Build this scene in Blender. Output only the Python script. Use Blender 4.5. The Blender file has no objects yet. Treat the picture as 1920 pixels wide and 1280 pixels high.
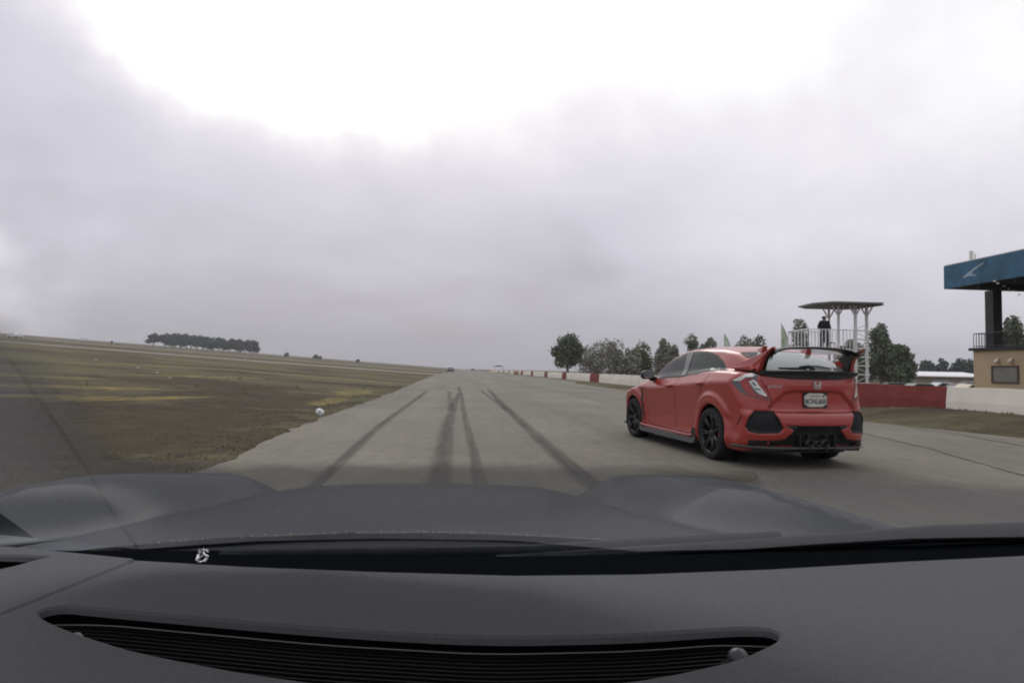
import bpy, bmesh, math, random
import numpy as np
from mathutils import Vector, Matrix
from mathutils.geometry import delaunay_2d_cdt

S = bpy.context.scene
COL = S.collection
R = math.radians
random.seed(7)

# ------------------------------------------------------------------ camera
EYE = 1.135
cd = bpy.data.cameras.new('camera')
cam = bpy.data.objects.new('camera', cd); COL.objects.link(cam); S.camera = cam
cd.sensor_fit = 'HORIZONTAL'; cd.sensor_width = 36; cd.lens = 36 * 1120 / 1920
cd.clip_start = 0.02; cd.clip_end = 20000
yaw, pitch, roll = .0837, .0472, .0189
f_ = Vector((math.sin(yaw) * math.cos(pitch), math.cos(yaw) * math.cos(pitch), math.sin(pitch)))
r0 = Vector((math.cos(yaw), -math.sin(yaw), 0)); u0 = r0.cross(f_)
r_ = r0 * math.cos(roll) + u0 * math.sin(roll); u_ = u0 * math.cos(roll) - r0 * math.sin(roll)
cam.matrix_world = Matrix(((r_.x, u_.x, -f_.x, 0), (r_.y, u_.y, -f_.y, 0), (r_.z, u_.z, -f_.z, EYE), (0, 0, 0, 1)))

# ------------------------------------------------------------------ sky
W = bpy.data.worlds.new('World'); S.world = W; W.use_nodes = True
nt = W.node_tree; N = nt.nodes; LK = nt.links; N.clear()
wout = N.new('ShaderNodeOutputWorld'); bg = N.new('ShaderNodeBackground'); bg.inputs[1].default_value = 1.08
geo = N.new('ShaderNodeTexCoord')
def wmath(op, a, b=None, c=None):
    n = N.new('ShaderNodeMath'); n.operation = op
    for i, v in enumerate((a, b, c)):
        if v is None: continue
        if isinstance(v, (int, float)): n.inputs[i].default_value = v
        else: LK.new(v, n.inputs[i])
    return n.outputs[0]
nz = N.new('ShaderNodeTexNoise'); nz.inputs['Scale'].default_value = 2.6; nz.inputs['Detail'].default_value = 5
nz.inputs['Roughness'].default_value = .5
LK.new(geo.outputs['Generated'], nz.inputs['Vector'])
sub = N.new('ShaderNodeVectorMath'); sub.operation = 'SUBTRACT'; LK.new(nz.outputs['Color'], sub.inputs[0]); sub.inputs[1].default_value = (.5, .5, .5)
sc_ = N.new('ShaderNodeVectorMath'); sc_.operation = 'SCALE'; LK.new(sub.outputs[0], sc_.inputs[0]); sc_.inputs['Scale'].default_value = .24
wd = N.new('ShaderNodeVectorMath'); wd.operation = 'ADD'; LK.new(geo.outputs['Generated'], wd.inputs[0]); LK.new(sc_.outputs[0], wd.inputs[1])
sx = N.new('ShaderNodeSeparateXYZ'); LK.new(geo.outputs['Generated'], sx.inputs[0])
SUN_EL, SUN_AZ = 38, -6
# thin and thick places of the overcast: (direction, tightness, brightness)
BLOBS = [((-.13, .88, .47), 44, .36), ((.08, .86, .51), 30, .38), ((-.26, .83, .55), 40, .16), ((.26, .82, .50), 22, .22),
         ((.50, .74, .42), 12, .18), ((.66, .71, .22), 16, .13), ((-.585, .80, .085), 80, .09), ((-.56, .73, .40), 14, -.07),
         ((.16, .93, .30), 40, -.05), ((-.3, .90, .26), 20, .03), ((0, 0, 1), 2.0, .10)]
zc = wmath('MAXIMUM', sx.outputs[2], 0.0)
v = wmath('MULTIPLY_ADD', wmath('POWER', zc, 1.0), .66, .345)
sw = N.new('ShaderNodeSeparateXYZ'); LK.new(wd.outputs[0], sw.inputs[0])
gate = N.new('ShaderNodeMapRange'); gate.interpolation_type = 'SMOOTHSTEP'; LK.new(sw.outputs[2], gate.inputs[0]); gate.inputs[1].default_value = .28; gate.inputs[2].default_value = .47
for ib, (d, k, a) in enumerate(BLOBS):
    dn = N.new('ShaderNodeVectorMath'); dn.operation = 'DOT_PRODUCT'; LK.new(wd.outputs[0], dn.inputs[0]); dn.inputs[1].default_value = Vector(d).normalized()
    e = wmath('EXPONENT', wmath('MULTIPLY', wmath('SUBTRACT', dn.outputs['Value'], 1.0), float(k)))
    if ib < 4: e = wmath('MULTIPLY', e, gate.outputs[0])
    v = wmath('MULTIPLY_ADD', e, float(a), v)
# cloud texture, flattened towards the horizon
den = wmath('ADD', zc, .22)
px_ = wmath('DIVIDE', sx.outputs[0], den); py_ = wmath('DIVIDE', sx.outputs[1], den)
cmb = N.new('ShaderNodeCombineXYZ'); LK.new(px_, cmb.inputs[0]); LK.new(py_, cmb.inputs[1])
n2 = N.new('ShaderNodeTexNoise'); n2.inputs['Scale'].default_value = 1.5; n2.inputs['Detail'].default_value = 8; n2.inputs['Roughness'].default_value = .5; n2.inputs['Distortion'].default_value = .3
LK.new(cmb.outputs[0], n2.inputs['Vector'])
v = wmath('ADD', v, wmath('MULTIPLY', wmath('SUBTRACT', n2.outputs['Fac'], .5), wmath('MULTIPLY_ADD', zc, .62, .15)))
v = wmath('MULTIPLY', v, 1.10)
v = wmath('MINIMUM', wmath('MAXIMUM', v, .3), 1.15)
ramp = N.new('ShaderNodeValToRGB'); LK.new(v, ramp.inputs[0])
cr = ramp.color_ramp; cr.elements[0].position = .3; cr.elements[0].color = (.305, .288, .312, 1)
cr.elements[1].position = 1.0; cr.elements[1].color = (1.0, .99, 1.0, 1)
e = cr.elements.new(.42); e.color = (.425, .406, .458, 1)
e = cr.elements.new(.60); e.color = (.60, .588, .668, 1)
e = cr.elements.new(.80); e.color = (.80, .775, .835, 1)
sky = N.new('ShaderNodeTexSky'); sky.sky_type = 'NISHITA'; sky.sun_disc = False
sky.sun_elevation = R(SUN_EL); sky.sun_rotation = R(SUN_AZ); sky.dust_density = 4
mx = N.new('ShaderNodeMixRGB'); mx.blend_type = 'ADD'; mx.inputs[0].default_value = .004
LK.new(ramp.outputs[0], mx.inputs[1]); LK.new(sky.outputs[0], mx.inputs[2])
LK.new(mx.outputs[0], bg.inputs[0]); LK.new(bg.outputs[0], wout.inputs[0])

sl = bpy.data.lights.new('sun', 'SUN'); sl.energy = .55; sl.angle = R(20); sl.color = (1, .97, .93)
so = bpy.data.objects.new('sun', sl); COL.objects.link(so)
so.rotation_euler = (R(90 - SUN_EL), 0, R(-SUN_AZ + 180)); so.location = (0, 0, 50)

S.view_settings.view_transform = 'Standard'; S.view_settings.look = 'None'
S.view_settings.exposure = 0; S.view_settings.gamma = 1
S.cycles.transparent_max_bounces = 12; S.cycles.max_bounces = 6; S.cycles.volume_bounces = 0
S.render.engine = 'CYCLES'; S.cycles.pixel_filter_type = 'BLACKMAN_HARRIS'; S.cycles.filter_width = 1.9
try: S.cycles.use_denoising = True
except Exception: pass

# ------------------------------------------------------------------ helpers
MATS = {}
def mat(name, col, rough=.6, metal=0, spec=.5, coat=0, var=0, vscale=8, bump=0, bscale=40, stretch=(1, 1, 1), col2=None, coords='Object', ior=None, coat_rough=.05):
    if name in MATS: return MATS[name]
    m = bpy.data.materials.new(name); m.use_nodes = True; t = m.node_tree; n = t.nodes; l = t.links
    b = n['Principled BSDF']; b.inputs['Base Color'].default_value = (*col, 1)
    b.inputs['Roughness'].default_value = rough; b.inputs['Metallic'].default_value = metal
    b.inputs['Specular IOR Level'].default_value = spec; b.inputs['Coat Weight'].default_value = coat
    b.inputs['Coat Roughness'].default_value = coat_rough
    if ior: b.inputs['IOR'].default_value = ior
    if var or bump:
        tc = n.new('ShaderNodeTexCoord'); mp = n.new('ShaderNodeMapping'); l.new(tc.outputs[coords], mp.inputs[0]); mp.inputs['Scale'].default_value = stretch
    if var:
        z = n.new('ShaderNodeTexNoise'); z.inputs['Scale'].default_value = vscale; z.inputs['Detail'].default_value = 6; z.inputs['Roughness'].default_value = .62
        l.new(mp.outputs[0], z.inputs['Vector'])
        r = n.new('ShaderNodeValToRGB'); l.new(z.outputs['Fac'], r.inputs[0])
        c2 = col2 or tuple(min(1, c * (1 + var)) for c in col)
        r.color_ramp.elements[0].position = .33; r.color_ramp.elements[0].color = (*[c * (1 - var) for c in col], 1)
        r.color_ramp.elements[1].position = .67; r.color_ramp.elements[1].color = (*c2, 1)
        l.new(r.outputs[0], b.inputs['Base Color'])
    if bump:
        z2 = n.new('ShaderNodeTexNoise'); z2.inputs['Scale'].default_value = bscale; z2.inputs['Detail'].default_value = 4
        l.new(mp.outputs[0], z2.inputs['Vector'])
        bp = n.new('ShaderNodeBump'); bp.inputs['Strength'].default_value = bump; bp.inputs['Distance'].default_value = .02
        l.new(z2.outputs['Fac'], bp.inputs['Height']); l.new(bp.outputs[0], b.inputs['Normal'])
    MATS[name] = m; return m

class MB:
    def __init__(s): s.v = []; s.f = []; s.m = []
    def add(s, vs, fs, mi=0):
        o = len(s.v); s.v += [tuple(p) for p in vs]; s.f += [tuple(o + i for i in q) for q in fs]; s.m += [mi] * len(fs)
    def box(s, a, b, mi=0, M=None):
        x0, y0, z0 = a; x1, y1, z1 = b
        vs = [Vector((x, y, z)) for z in (z0, z1) for y in (y0, y1) for x in (x0, x1)]
        if M: vs = [M @ q for q in vs]
        s.add(vs, [(0, 2, 3, 1), (4, 5, 7, 6), (0, 1, 5, 4), (2, 6, 7, 3), (0, 4, 6, 2), (1, 3, 7, 5)], mi)
    def tube(s, pts, r, n=8, mi=0, cap=True):
        pts = [Vector(p) for p in pts]; rs = r if isinstance(r, (list, tuple)) else [r] * len(pts)
        rings = []
        for i, p in enumerate(pts):
            d = (pts[min(i + 1, len(pts) - 1)] - pts[max(i - 1, 0)]).normalized()
            a = Vector((0, 0, 1)) if abs(d.z) < .9 else Vector((1, 0, 0))
            x = d.cross(a).normalized(); y = d.cross(x)
            rings.append([p + (x * math.cos(2 * math.pi * k / n) + y * math.sin(2 * math.pi * k / n)) * rs[i] for k in range(n)])
        vs = [q for g in rings for q in g]; fs = []
        for i in range(len(pts) - 1):
            for k in range(n):
                a = i * n + k; b = i * n + (k + 1) % n; fs.append((a, b, b + n, a + n))
        if cap: fs += [tuple(range(n))[::-1], tuple((len(pts) - 1) * n + k for k in range(n))]
        s.add(vs, fs, mi)
    def prism(s, poly, ax, a, b, mi=0):
        """poly: 2-D outline; ax: axis of extrusion (0,1,2)"""
        def mk(p, t):
            q = list(p); q.insert(ax, t); return q
        n = len(poly); vs = [mk(p, a) for p in poly] + [mk(p, b) for p in poly]
        fs = [tuple(range(n)), tuple(range(2 * n - 1, n - 1, -1))] + [(i, i + n, (i + 1) % n + n, (i + 1) % n) for i in range(n)]
        s.add(vs, fs, mi)
    def lathe(s, prof, c=(0, 0, 0), n=32, mi=0):
        """prof: (x offset, radius) around the X axis"""
        vs = []; fs = []; m = len(prof)
        for k in range(n):
            t = 2 * math.pi * k / n
            for x, r in prof: vs.append((c[0] + x, c[1] + r * math.cos(t), c[2] + r * math.sin(t)))
        for k in range(n):
            for i in range(m - 1):
                a = k * m + i; b = ((k + 1) % n) * m + i; fs.append((a, a + 1, b + 1, b))
        s.add(vs, fs, mi)
    def obj(s, name, mats, parent=None, smooth=False, bevel=0, loc=None):
        me = bpy.data.meshes.new(name); me.from_pydata(s.v, [], s.f)
        for m in (mats if isinstance(mats, (list, tuple)) else [mats]): me.materials.append(m)
        me.polygons.foreach_set('material_index', s.m)
        bm = bmesh.new(); bm.from_mesh(me); bmesh.ops.recalc_face_normals(bm, faces=bm.faces)
        bm.to_mesh(me); bm.free()
        if smooth: me.shade_smooth()
        o = bpy.data.objects.new(name, me); COL.objects.link(o)
        if parent: o.parent = parent
        if loc: o.location = loc
        if bevel:
            b = o.modifiers.new('b', 'BEVEL'); b.width = bevel; b.segments = 2; b.limit_method = 'ANGLE'
        return o
def tag(o, label=None, cat=None, group=None, kind=None):
    if label: o['label'] = label
    if cat: o['category'] = cat
    if group: o['group'] = group
    if kind: o['kind'] = kind
    return o
def thing(name, label, cat, loc=(0, 0, 0), rz=0, group=None, scale=(1, 1, 1)):
    o = bpy.data.objects.new(name, None); COL.objects.link(o); o.empty_display_size = .3
    o.location = loc; o.rotation_euler = (0, 0, rz); o.scale = scale
    return tag(o, label, cat, group)
def smooth_angle(o, deg=35):
    me = o.data; me.shade_smooth()
    try: me.set_sharp_from_angle(angle=R(deg))
    except Exception: pass
def text_mesh(txt, size, ext=.001, shear=0, spacing=1.0, bold=0):
    c = bpy.data.curves.new('t', 'FONT'); c.body = txt; c.size = size; c.extrude = ext; c.shear = shear; c.align_x = 'CENTER'; c.align_y = 'CENTER'
    c.space_character = spacing; c.offset = bold
    o = bpy.data.objects.new('t', c); COL.objects.link(o)
    dg = bpy.context.evaluated_depsgraph_get(); me = bpy.data.meshes.new_from_object(o.evaluated_get(dg))
    bpy.data.objects.remove(o); bpy.data.curves.remove(c); return me
def copy_tree(o, parent=None):
    c = o.copy(); COL.objects.link(c)
    if parent: c.parent = parent
    for ch in list(o.children): copy_tree(ch, c)
    return c
def sstep(a, b, x):
    t = np.clip((x - a) / (b - a), 0, 1); return t * t * (3 - 2 * t)

#PART:GROUND
# ------------------------------------------------------------------ ground
WALLX = 14.5
def zt(x, y):
    """height of the land: level airfield, rising gently to the left, a low bank at the foot of the pit wall"""
    x = np.asarray(x, float); y = np.asarray(y, float)
    l = -(x + 3.6); l = np.where(l > 0, l * l / (l + 1.2), 0) * .0592
    bank = .25 * sstep(10.6, 14.2, x) * (1 - sstep(16.5, 21.5, y)) * (1 - sstep(14.9, 17, x))
    return l + bank - .03 * sstep(10.4, 10.9, x) * (1 - sstep(11, 14, x)) - .02
def grid_mesh(name, xs, ys, zf, m):
    X, Y = np.meshgrid(xs, ys); Z = zf(X, Y); nx, ny = len(xs), len(ys)
    vs = np.stack([X, Y, Z], -1).reshape(-1, 3)
    i = np.arange(nx - 1)[None, :] + nx * np.arange(ny - 1)[:, None]; i = i.ravel()
    fs = np.stack([i, i + 1, i + nx + 1, i + nx], -1)
    me = bpy.data.meshes.new(name); me.from_pydata(vs.tolist(), [], fs.tolist()); me.materials.append(m); me.shade_smooth()
    o = bpy.data.objects.new(name, me); COL.objects.link(o); return o
def grass_mat():
    m = bpy.data.materials.new('field_grass'); m.use_nodes = True; t = m.node_tree; n = t.nodes; l = t.links
    b = n['Principled BSDF']; b.inputs['Roughness'].default_value = .95; b.inputs['Specular IOR Level'].default_value = .1
    g = n.new('ShaderNodeNewGeometry'); 
    def noise(scale, st, det=5, rough=.6):
        mp = n.new('ShaderNodeMapping'); mp.inputs['Scale'].default_value = st; l.new(g.outputs['Position'], mp.inputs[0])
        z = n.new('ShaderNodeTexNoise'); z.inputs['Scale'].default_value = scale; z.inputs['Detail'].default_value = det; z.inputs['Roughness'].default_value = rough
        l.new(mp.outputs[0], z.inputs['Vector']); return z.outputs['Fac']
    def ramp(fac, stops):
        r = n.new('ShaderNodeValToRGB'); l.new(fac, r.inputs[0]); e = r.color_ramp.elements
        e[0].position, e[0].color = stops[0][0], (*stops[0][1], 1); e[1].position, e[1].color = stops[-1][0], (*stops[-1][1], 1)
        for p, c in stops[1:-1]: q = e.new(p); q.color = (*c, 1)
        return r.outputs[0]
    def mix(a, b_, fac, mode='MIX'):
        x = n.new('ShaderNodeMixRGB'); x.blend_type = mode
        for s_, v_ in ((0, fac), (1, a), (2, b_)):
            if isinstance(v_, (int, float)): x.inputs[s_].default_value = v_
            else: l.new(v_, x.inputs[s_])
        return x.outputs[0]
    base = ramp(noise(.09, (.6, 1, 1), 8, .62), [(.34, (.088, .070, .052)), (.48, (.110, .098, .060)), (.62, (.136, .127, .072))])
    dry = ramp(noise(.10, (.55, 1.5, 1), 6), [(.55, (0, 0, 0)), (.64, (.65, .65, .65))])
    c = mix(base, ramp(noise(3, (1, 1, 1)), [(.3, (.20, .165, .075)), (.7, (.27, .22, .11))]), dry)
    dark = ramp(noise(.16, (.6, 1.2, 1), 7), [(.50, (0, 0, 0)), (.62, (1, 1, 1))])
    x = n.new('ShaderNodeMixRGB'); l.new(dark, x.inputs[0]); l.new(c, x.inputs[1]); x.inputs[2].default_value = (.062, .048, .036, 1); c = x.outputs[0]
    sp = n.new('ShaderNodeSeparateXYZ'); l.new(g.outputs['Position'], sp.inputs[0])
    def M(op, a, b_=0.0, c_=None):
        q = n.new('ShaderNodeMath'); q.operation = op
        for i_, v_ in enumerate((a, b_, c_)):
            if v_ is None: continue
            if isinstance(v_, (int, float)): q.inputs[i_].default_value = v_
            else: l.new(v_, q.inputs[i_])
        return q.outputs[0]
    wob = M('MULTIPLY', M('SUBTRACT', noise(.55, (1, 1, 1), 9, .75), .5), 3.4)
    def blob(cx, cy, rx, ry, a):
        dx = M('SUBTRACT', sp.outputs[0], float(cx)); dy = M('SUBTRACT', sp.outputs[1], float(cy)); ca, sa = math.cos(a), math.sin(a)
        u = M('DIVIDE', M('ADD', M('MULTIPLY', dx, ca), M('MULTIPLY', dy, sa)), float(rx)); v_ = M('DIVIDE', M('SUBTRACT', M('MULTIPLY', dy, ca), M('MULTIPLY', dx, sa)), float(ry))
        d = M('SQRT', M('ADD', M('MULTIPLY', u, u), M('MULTIPLY', v_, v_))); q = n.new('ShaderNodeMapRange'); q.interpolation_type = 'SMOOTHSTEP'
        l.new(M('ADD', d, M('MULTIPLY', wob, .8)), q.inputs[0]); q.inputs[1].default_value = 1.15; q.inputs[2].default_value = .6; q.inputs[3].default_value = 0; q.inputs[4].default_value = 1; return q.outputs[0]
    def lay(c, col_, mask, k_):
        q = n.new('ShaderNodeMixRGB'); l.new(M('MULTIPLY', mask, k_), q.inputs[0]); l.new(c, q.inputs[1]); q.inputs[2].default_value = (*col_, 1); return q.outputs[0]
    for e_ in ((-6.0, 11, 3.4, 6.5, .1), (-6.5, 20, 3.2, 6.5, .35), (-11, 26, 4.5, 3.2, .5), (-9, 13, 2.4, 5, .3)): c = lay(c, (.058, .048, .034), blob(*e_), .74)
    for e_ in ((-11.6, 18.6, 3.6, .75, .75), (-8.4, 16.2, 2.8, .45, 1.2), (-13.2, 31.5, 3.6, .7, 1.0), (-15.5, 22, 3, .8, .7), (-10, 15.2, 1.8, .5, .8), (-20, 44, 7, 1.2, 1.0), (-4.3, 20, .5, 2.5, 0), (-4.6, 27, .8, 3, 0)): c = lay(c, (.26, .215, .085), M('MULTIPLY', blob(*e_), ramp(noise(1.6, (1, 1, 1), 7, .7), [(.38, (.1, .1, .1)), (.58, (1, 1, 1))])), .85)
    fine = ramp(noise(2.2, (1, 1, 1), 12, .82), [(.3, (.45, .45, .45)), (.7, (1.5, 1.5, 1.45))])
    c = mix(c, fine, .8, 'MULTIPLY')
    l.new(c, b.inputs['Base Color'])
    bp = n.new('ShaderNodeBump'); bp.inputs['Strength'].default_value = .9; bp.inputs['Distance'].default_value = .05; l.new(noise(14, (1, 1, 1), 5, .7), bp.inputs['Height']); l.new(bp.outputs[0], b.inputs['Normal'])
    return m
GRASS = grass_mat()
def logs(a, b, n): return np.geomspace(a, b, n)
xs = np.concatenate([-logs(20, 2600, 40)[::-1], np.arange(-19, -2, .5), np.arange(-2, 10, 2.), np.arange(10, 17.5, .25), np.arange(18, 40, 2), logs(42, 2600, 30)])
ys = np.concatenate([-logs(4, 400, 12)[::-1], np.arange(-2, 40, .7), logs(41, 3600, 60)])
ground = grid_mesh('ground', xs, ys, zt, GRASS); tag(ground, kind='structure')

# road: one strip, left edge slightly wandering
LE = [(-60, -2.6), (0, -2.6), (7, -2.72), (13, -2.95), (26, -3.15), (75, -4.0), (130, -4.6), (300, -7), (1500, -12)]
RE = [(-60, 11.2), (8, 11.1), (10.7, 10.8), (14, 10.15), (20, 10.0), (35, 9.95), (53, 10.2), (62, 12.2), (80, 12.6), (130, 12.2), (300, 11.5), (1500, 10)]
rng = np.random.default_rng(3)
ry = np.concatenate([np.arange(-60, 4, 4), np.arange(4, 30, .35), logs(30, 1500, 90)])
lx = np.interp(ry, *zip(*LE)) + (rng.normal(0, .03, len(ry)) + np.convolve(rng.normal(0, .07, len(ry) + 8), np.ones(9) / 3, 'valid')) * (ry > 4) * (ry < 60); rx = np.interp(ry, *zip(*RE)) + rng.normal(0, .05, len(ry))
mb = MB(); nT = 9
for i in range(len(ry)):
    for k in range(nT): mb.v.append((lx[i] + (rx[i] - lx[i]) * k / (nT - 1), ry[i], .0))
for i in range(len(ry) - 1):
    for k in range(nT - 1):
        a = i * nT + k; mb.f.append((a, a + 1, a + nT + 1, a + nT)); mb.m.append(0)
def road_mat():
    m = bpy.data.materials.new('old_asphalt'); m.use_nodes = True; t = m.node_tree; n = t.nodes; l = t.links
    b = n['Principled BSDF']; b.inputs['Roughness'].default_value = .82; b.inputs['Specular IOR Level'].default_value = .25
    g = n.new('ShaderNodeNewGeometry')
    def noise(scale, st, det=6, rough=.6):
        mp = n.new('ShaderNodeMapping'); mp.inputs['Scale'].default_value = st; l.new(g.outputs['Position'], mp.inputs[0])
        z = n.new('ShaderNodeTexNoise'); z.inputs['Scale'].default_value = scale; z.inputs['Detail'].default_value = det; z.inputs['Roughness'].default_value = rough
        l.new(mp.outputs[0], z.inputs['Vector']); return z.outputs['Fac']
    def ramp(fac, a, ca, b_, cb):
        r = n.new('ShaderNodeValToRGB'); l.new(fac, r.inputs[0]); e = r.color_ramp.elements
        e[0].position, e[0].color, e[1].position, e[1].color = a, (*ca, 1), b_, (*cb, 1); return r.outputs[0]
    c = ramp(noise(.5, (1, .12, 1)), .3, (.152, .142, .118), .7, (.196, .184, .158))
    def mul(c, d, f):
        x = n.new('ShaderNodeMixRGB'); x.blend_type = 'MULTIPLY'; x.inputs[0].default_value = f; l.new(c, x.inputs[1]); l.new(d, x.inputs[2]); return x.outputs[0]
    c = mul(c, ramp(noise(.25, (1, 1, 1), 8), .35, (.86, .86, .83), .65, (1.08, 1.08, 1.06)), 1)
    c = mul(c, ramp(noise(60, (1, 1, 1), 3, .8), .25, (.72, .72, .72), .75, (1.22, 1.22, 1.22)), 1)
    c = mul(c, ramp(noise(3, (1.6, .8, 1), 9, .75), .3, (.80, .80, .79), .7, (1.16, 1.16, 1.15)), 1)
    c = mul(c, ramp(noise(5, (1, 1, 1), 9, .85), .3, (.82, .82, .82), .7, (1.16, 1.16, 1.15)), 1)
    c = mul(c, ramp(noise(.9, (1, .035, 1), 6, .6), .42, (.90, .90, .91), .6, (1.04, 1.04, 1.03)), 1)
    l.new(c, b.inputs['Base Color'])
    bp = n.new('ShaderNodeBump'); bp.inputs['Strength'].default_value = .35; bp.inputs['Distance'].default_value = .01; l.new(noise(70, (1, 1, 1), 3), bp.inputs['Height']); l.new(bp.outputs[0], b.inputs['Normal'])
    return m
ASPH = road_mat()
road = mb.obj('road', ASPH); tag(road, kind='structure')

# skid marks: soft-edged strips of rubber, 4 mm above the road
def rubber_mat():
    m = bpy.data.materials.new('tyre_rubber_mark'); m.use_nodes = True; t = m.node_tree; n = t.nodes; l = t.links
    b = n['Principled BSDF']; b.inputs['Base Color'].default_value = (.032, .030, .030, 1); b.inputs['Roughness'].default_value = .75; b.inputs['Specular IOR Level'].default_value = .2
    a = n.new('ShaderNodeAttribute'); a.attribute_name = 'soft'
    g = n.new('ShaderNodeNewGeometry'); z = n.new('ShaderNodeTexNoise'); z.inputs['Scale'].default_value = 5; z.inputs['Detail'].default_value = 4
    mp = n.new('ShaderNodeMapping'); mp.inputs['Scale'].default_value = (2.2, .12, 1); l.new(g.outputs['Position'], mp.inputs[0]); l.new(mp.outputs[0], z.inputs['Vector'])
    k = n.new('ShaderNodeMath'); k.operation = 'MULTIPLY'; l.new(a.outputs['Fac'], k.inputs[0])
    k2 = n.new('ShaderNodeMath'); k2.operation = 'MULTIPLY_ADD'; l.new(z.outputs['Fac'], k2.inputs[0]); k2.inputs[1].default_value = 1.2; k2.inputs[2].default_value = .02; l.new(k2.outputs[0], k.inputs[1])
    l.new(k.outputs[0], b.inputs['Alpha']); return m
RUB = rubber_mat()
def skid(pts, w0, w1, dark, z, name='skid_mark', label='', m=None):
    P = np.array(pts, float); d = np.r_[0, np.cumsum(np.hypot(*np.diff(P, axis=0).T))]
    s = np.linspace(0, d[-1], max(24, int(d[-1] * 2))); X = np.interp(s, d, P[:, 0]); Y = np.interp(s, d, P[:, 1])
    kk = np.ones(7) / 7; Xs = np.convolve(np.pad(X, 3, 'edge'), kk, 'valid')
    T = s / s[-1]; wd_ = w0 + (w1 - w0) * T
    prof = [(-.62, 0), (-.34, .7), (-.12, 1), (.12, .85), (.34, .8), (.62, 0)]
    b = MB(); al = []
    for i in range(len(s)):
        fade = min(1, T[i] / .12) * min(1, (1 - T[i]) / .1 + .0) if w0 else 1
        for u, a in prof: b.v.append((Xs[i] + u * wd_[i], Y[i], z)); al.append(a * fade * dark)
    for i in range(len(s) - 1):
        for k in range(5):
            q = i * 6 + k; b.f.append((q, q + 1, q + 7, q + 6)); b.m.append(0)
    o = b.obj(name, m or RUB); at = o.data.attributes.new('soft', 'FLOAT', 'POINT'); at.data.foreach_set('value', al)
    tag(o, kind='structure'); return o
skid([(-1.68, 32), (-1.58, 16), (-1.55, 11.3), (-1.42, 7.6), (-1.37, 6.2), (-1.3, 3)], .20, .15, .6, .004)
skid([(-.63, 31), (-.33, 20), (-.27, 16)], .16, .2, .45, .004)
skid([(-.14, 39), (-.05, 29), (-.2, 20), (-.25, 11.8), (-.21, 7.6), (-.2, 6), (-.2, 3)], .18, .26, .58, .008)
skid([(.02, 30), (.08, 16.3), (.15, 10.8), (.2, 7.6), (.21, 6), (.2, 3)], .14, .14, .54, .012)
skid([(1.56, 35), (1.38, 21.4), (1.34, 15.5), (1.32, 10), (1.30, 7.2), (1.32, 5.9), (1.4, 3)], .22, .25, .62, .004)
skid([(1.02, 33), (1.24, 21.4), (1.31, 15.5)], .18, .2, .5, .008)
# tar lines and cracks
def crack(pts, w, name='road_crack'):
    P = np.array(pts, float); d = np.r_[0, np.cumsum(np.hypot(*np.diff(P, axis=0).T))]; s = np.arange(0, d[-1], .25)
    X = np.interp(s, d, P[:, 0]) + rng.normal(0, .02, len(s)).cumsum() * .5; Y = np.interp(s, d, P[:, 1]) + rng.normal(0, .02, len(s)).cumsum() * .5
    b = MB()
    for i in range(len(s)):
        j = min(i + 1, len(s) - 1); k = max(i - 1, 0); t = np.array([X[j] - X[k], Y[j] - Y[k]]); t /= np.linalg.norm(t); nn = np.array([-t[1], t[0]]) * w * rng.uniform(.5, 1.3)
        b.v += [(X[i] + nn[0], Y[i] + nn[1], .005), (X[i] - nn[0], Y[i] - nn[1], .005)]
    for i in range(len(s) - 1): q = 2 * i; b.f.append((q, q + 1, q + 3, q + 2)); b.m.append(0)
    return tag(b.obj(name, mat('tar', (.07, .066, .058), .8, spec=.2)), kind='structure')
crack([(8.05, 11.4), (7.43, 8.8), (6.7, 6.6), (6.2, 5)], .018)
crack([(10.19, 12.9), (10.0, 11.4), (9.5, 9.3), (9.2, 8)], .018)
crack([(9.3, 26), (4.4, 33), (2, 52)], .03)
crack([(9.6, 20), (9.2, 30), (9.0, 60)], .025)
crack([(3, 60), (6, 90), (6, 130)], .05)

# tracks crossing the field on the left, draped on the land
def track(pts, w, name='field_track', col=(.30, .27, .235)):
    P = np.array(pts, float); d = np.r_[0, np.cumsum(np.hypot(*np.diff(P, axis=0).T))]; s = np.linspace(0, d[-1], 160)
    X = np.interp(s, d, P[:, 0]); Y = np.interp(s, d, P[:, 1]); k = np.ones(15) / 15
    Y = np.convolve(np.pad(Y, 7, 'edge'), k, 'valid'); b = MB()
    for i in range(len(s)):
        for e in (-1, -.33, .33, 1):
            y = Y[i] + e * w; b.v.append((X[i], y, float(zt(X[i], y)) + .03))
    for i in range(len(s) - 1):
        for k in range(3): q = 4 * i + k; b.f.append((q, q + 1, q + 5, q + 4)); b.m.append(0)
    return tag(b.obj(name, mat('track_' + name, col, .9, var=.15, vscale=.3)), kind='structure')
track([(-4.4, 112), (-16, 108), (-40, 104), (-75, 106), (-120, 120), (-200, 150)], 6.5, 'service_track', (.22, .205, .18))
track([(-5, 185), (-60, 190), (-120, 215), (-260, 330)], 11, 'far_track', (.20, .18, .15))
track([(-8, 420), (-200, 470), (-500, 640)], 22, 'field_strip', (.15, .12, .085))
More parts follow.
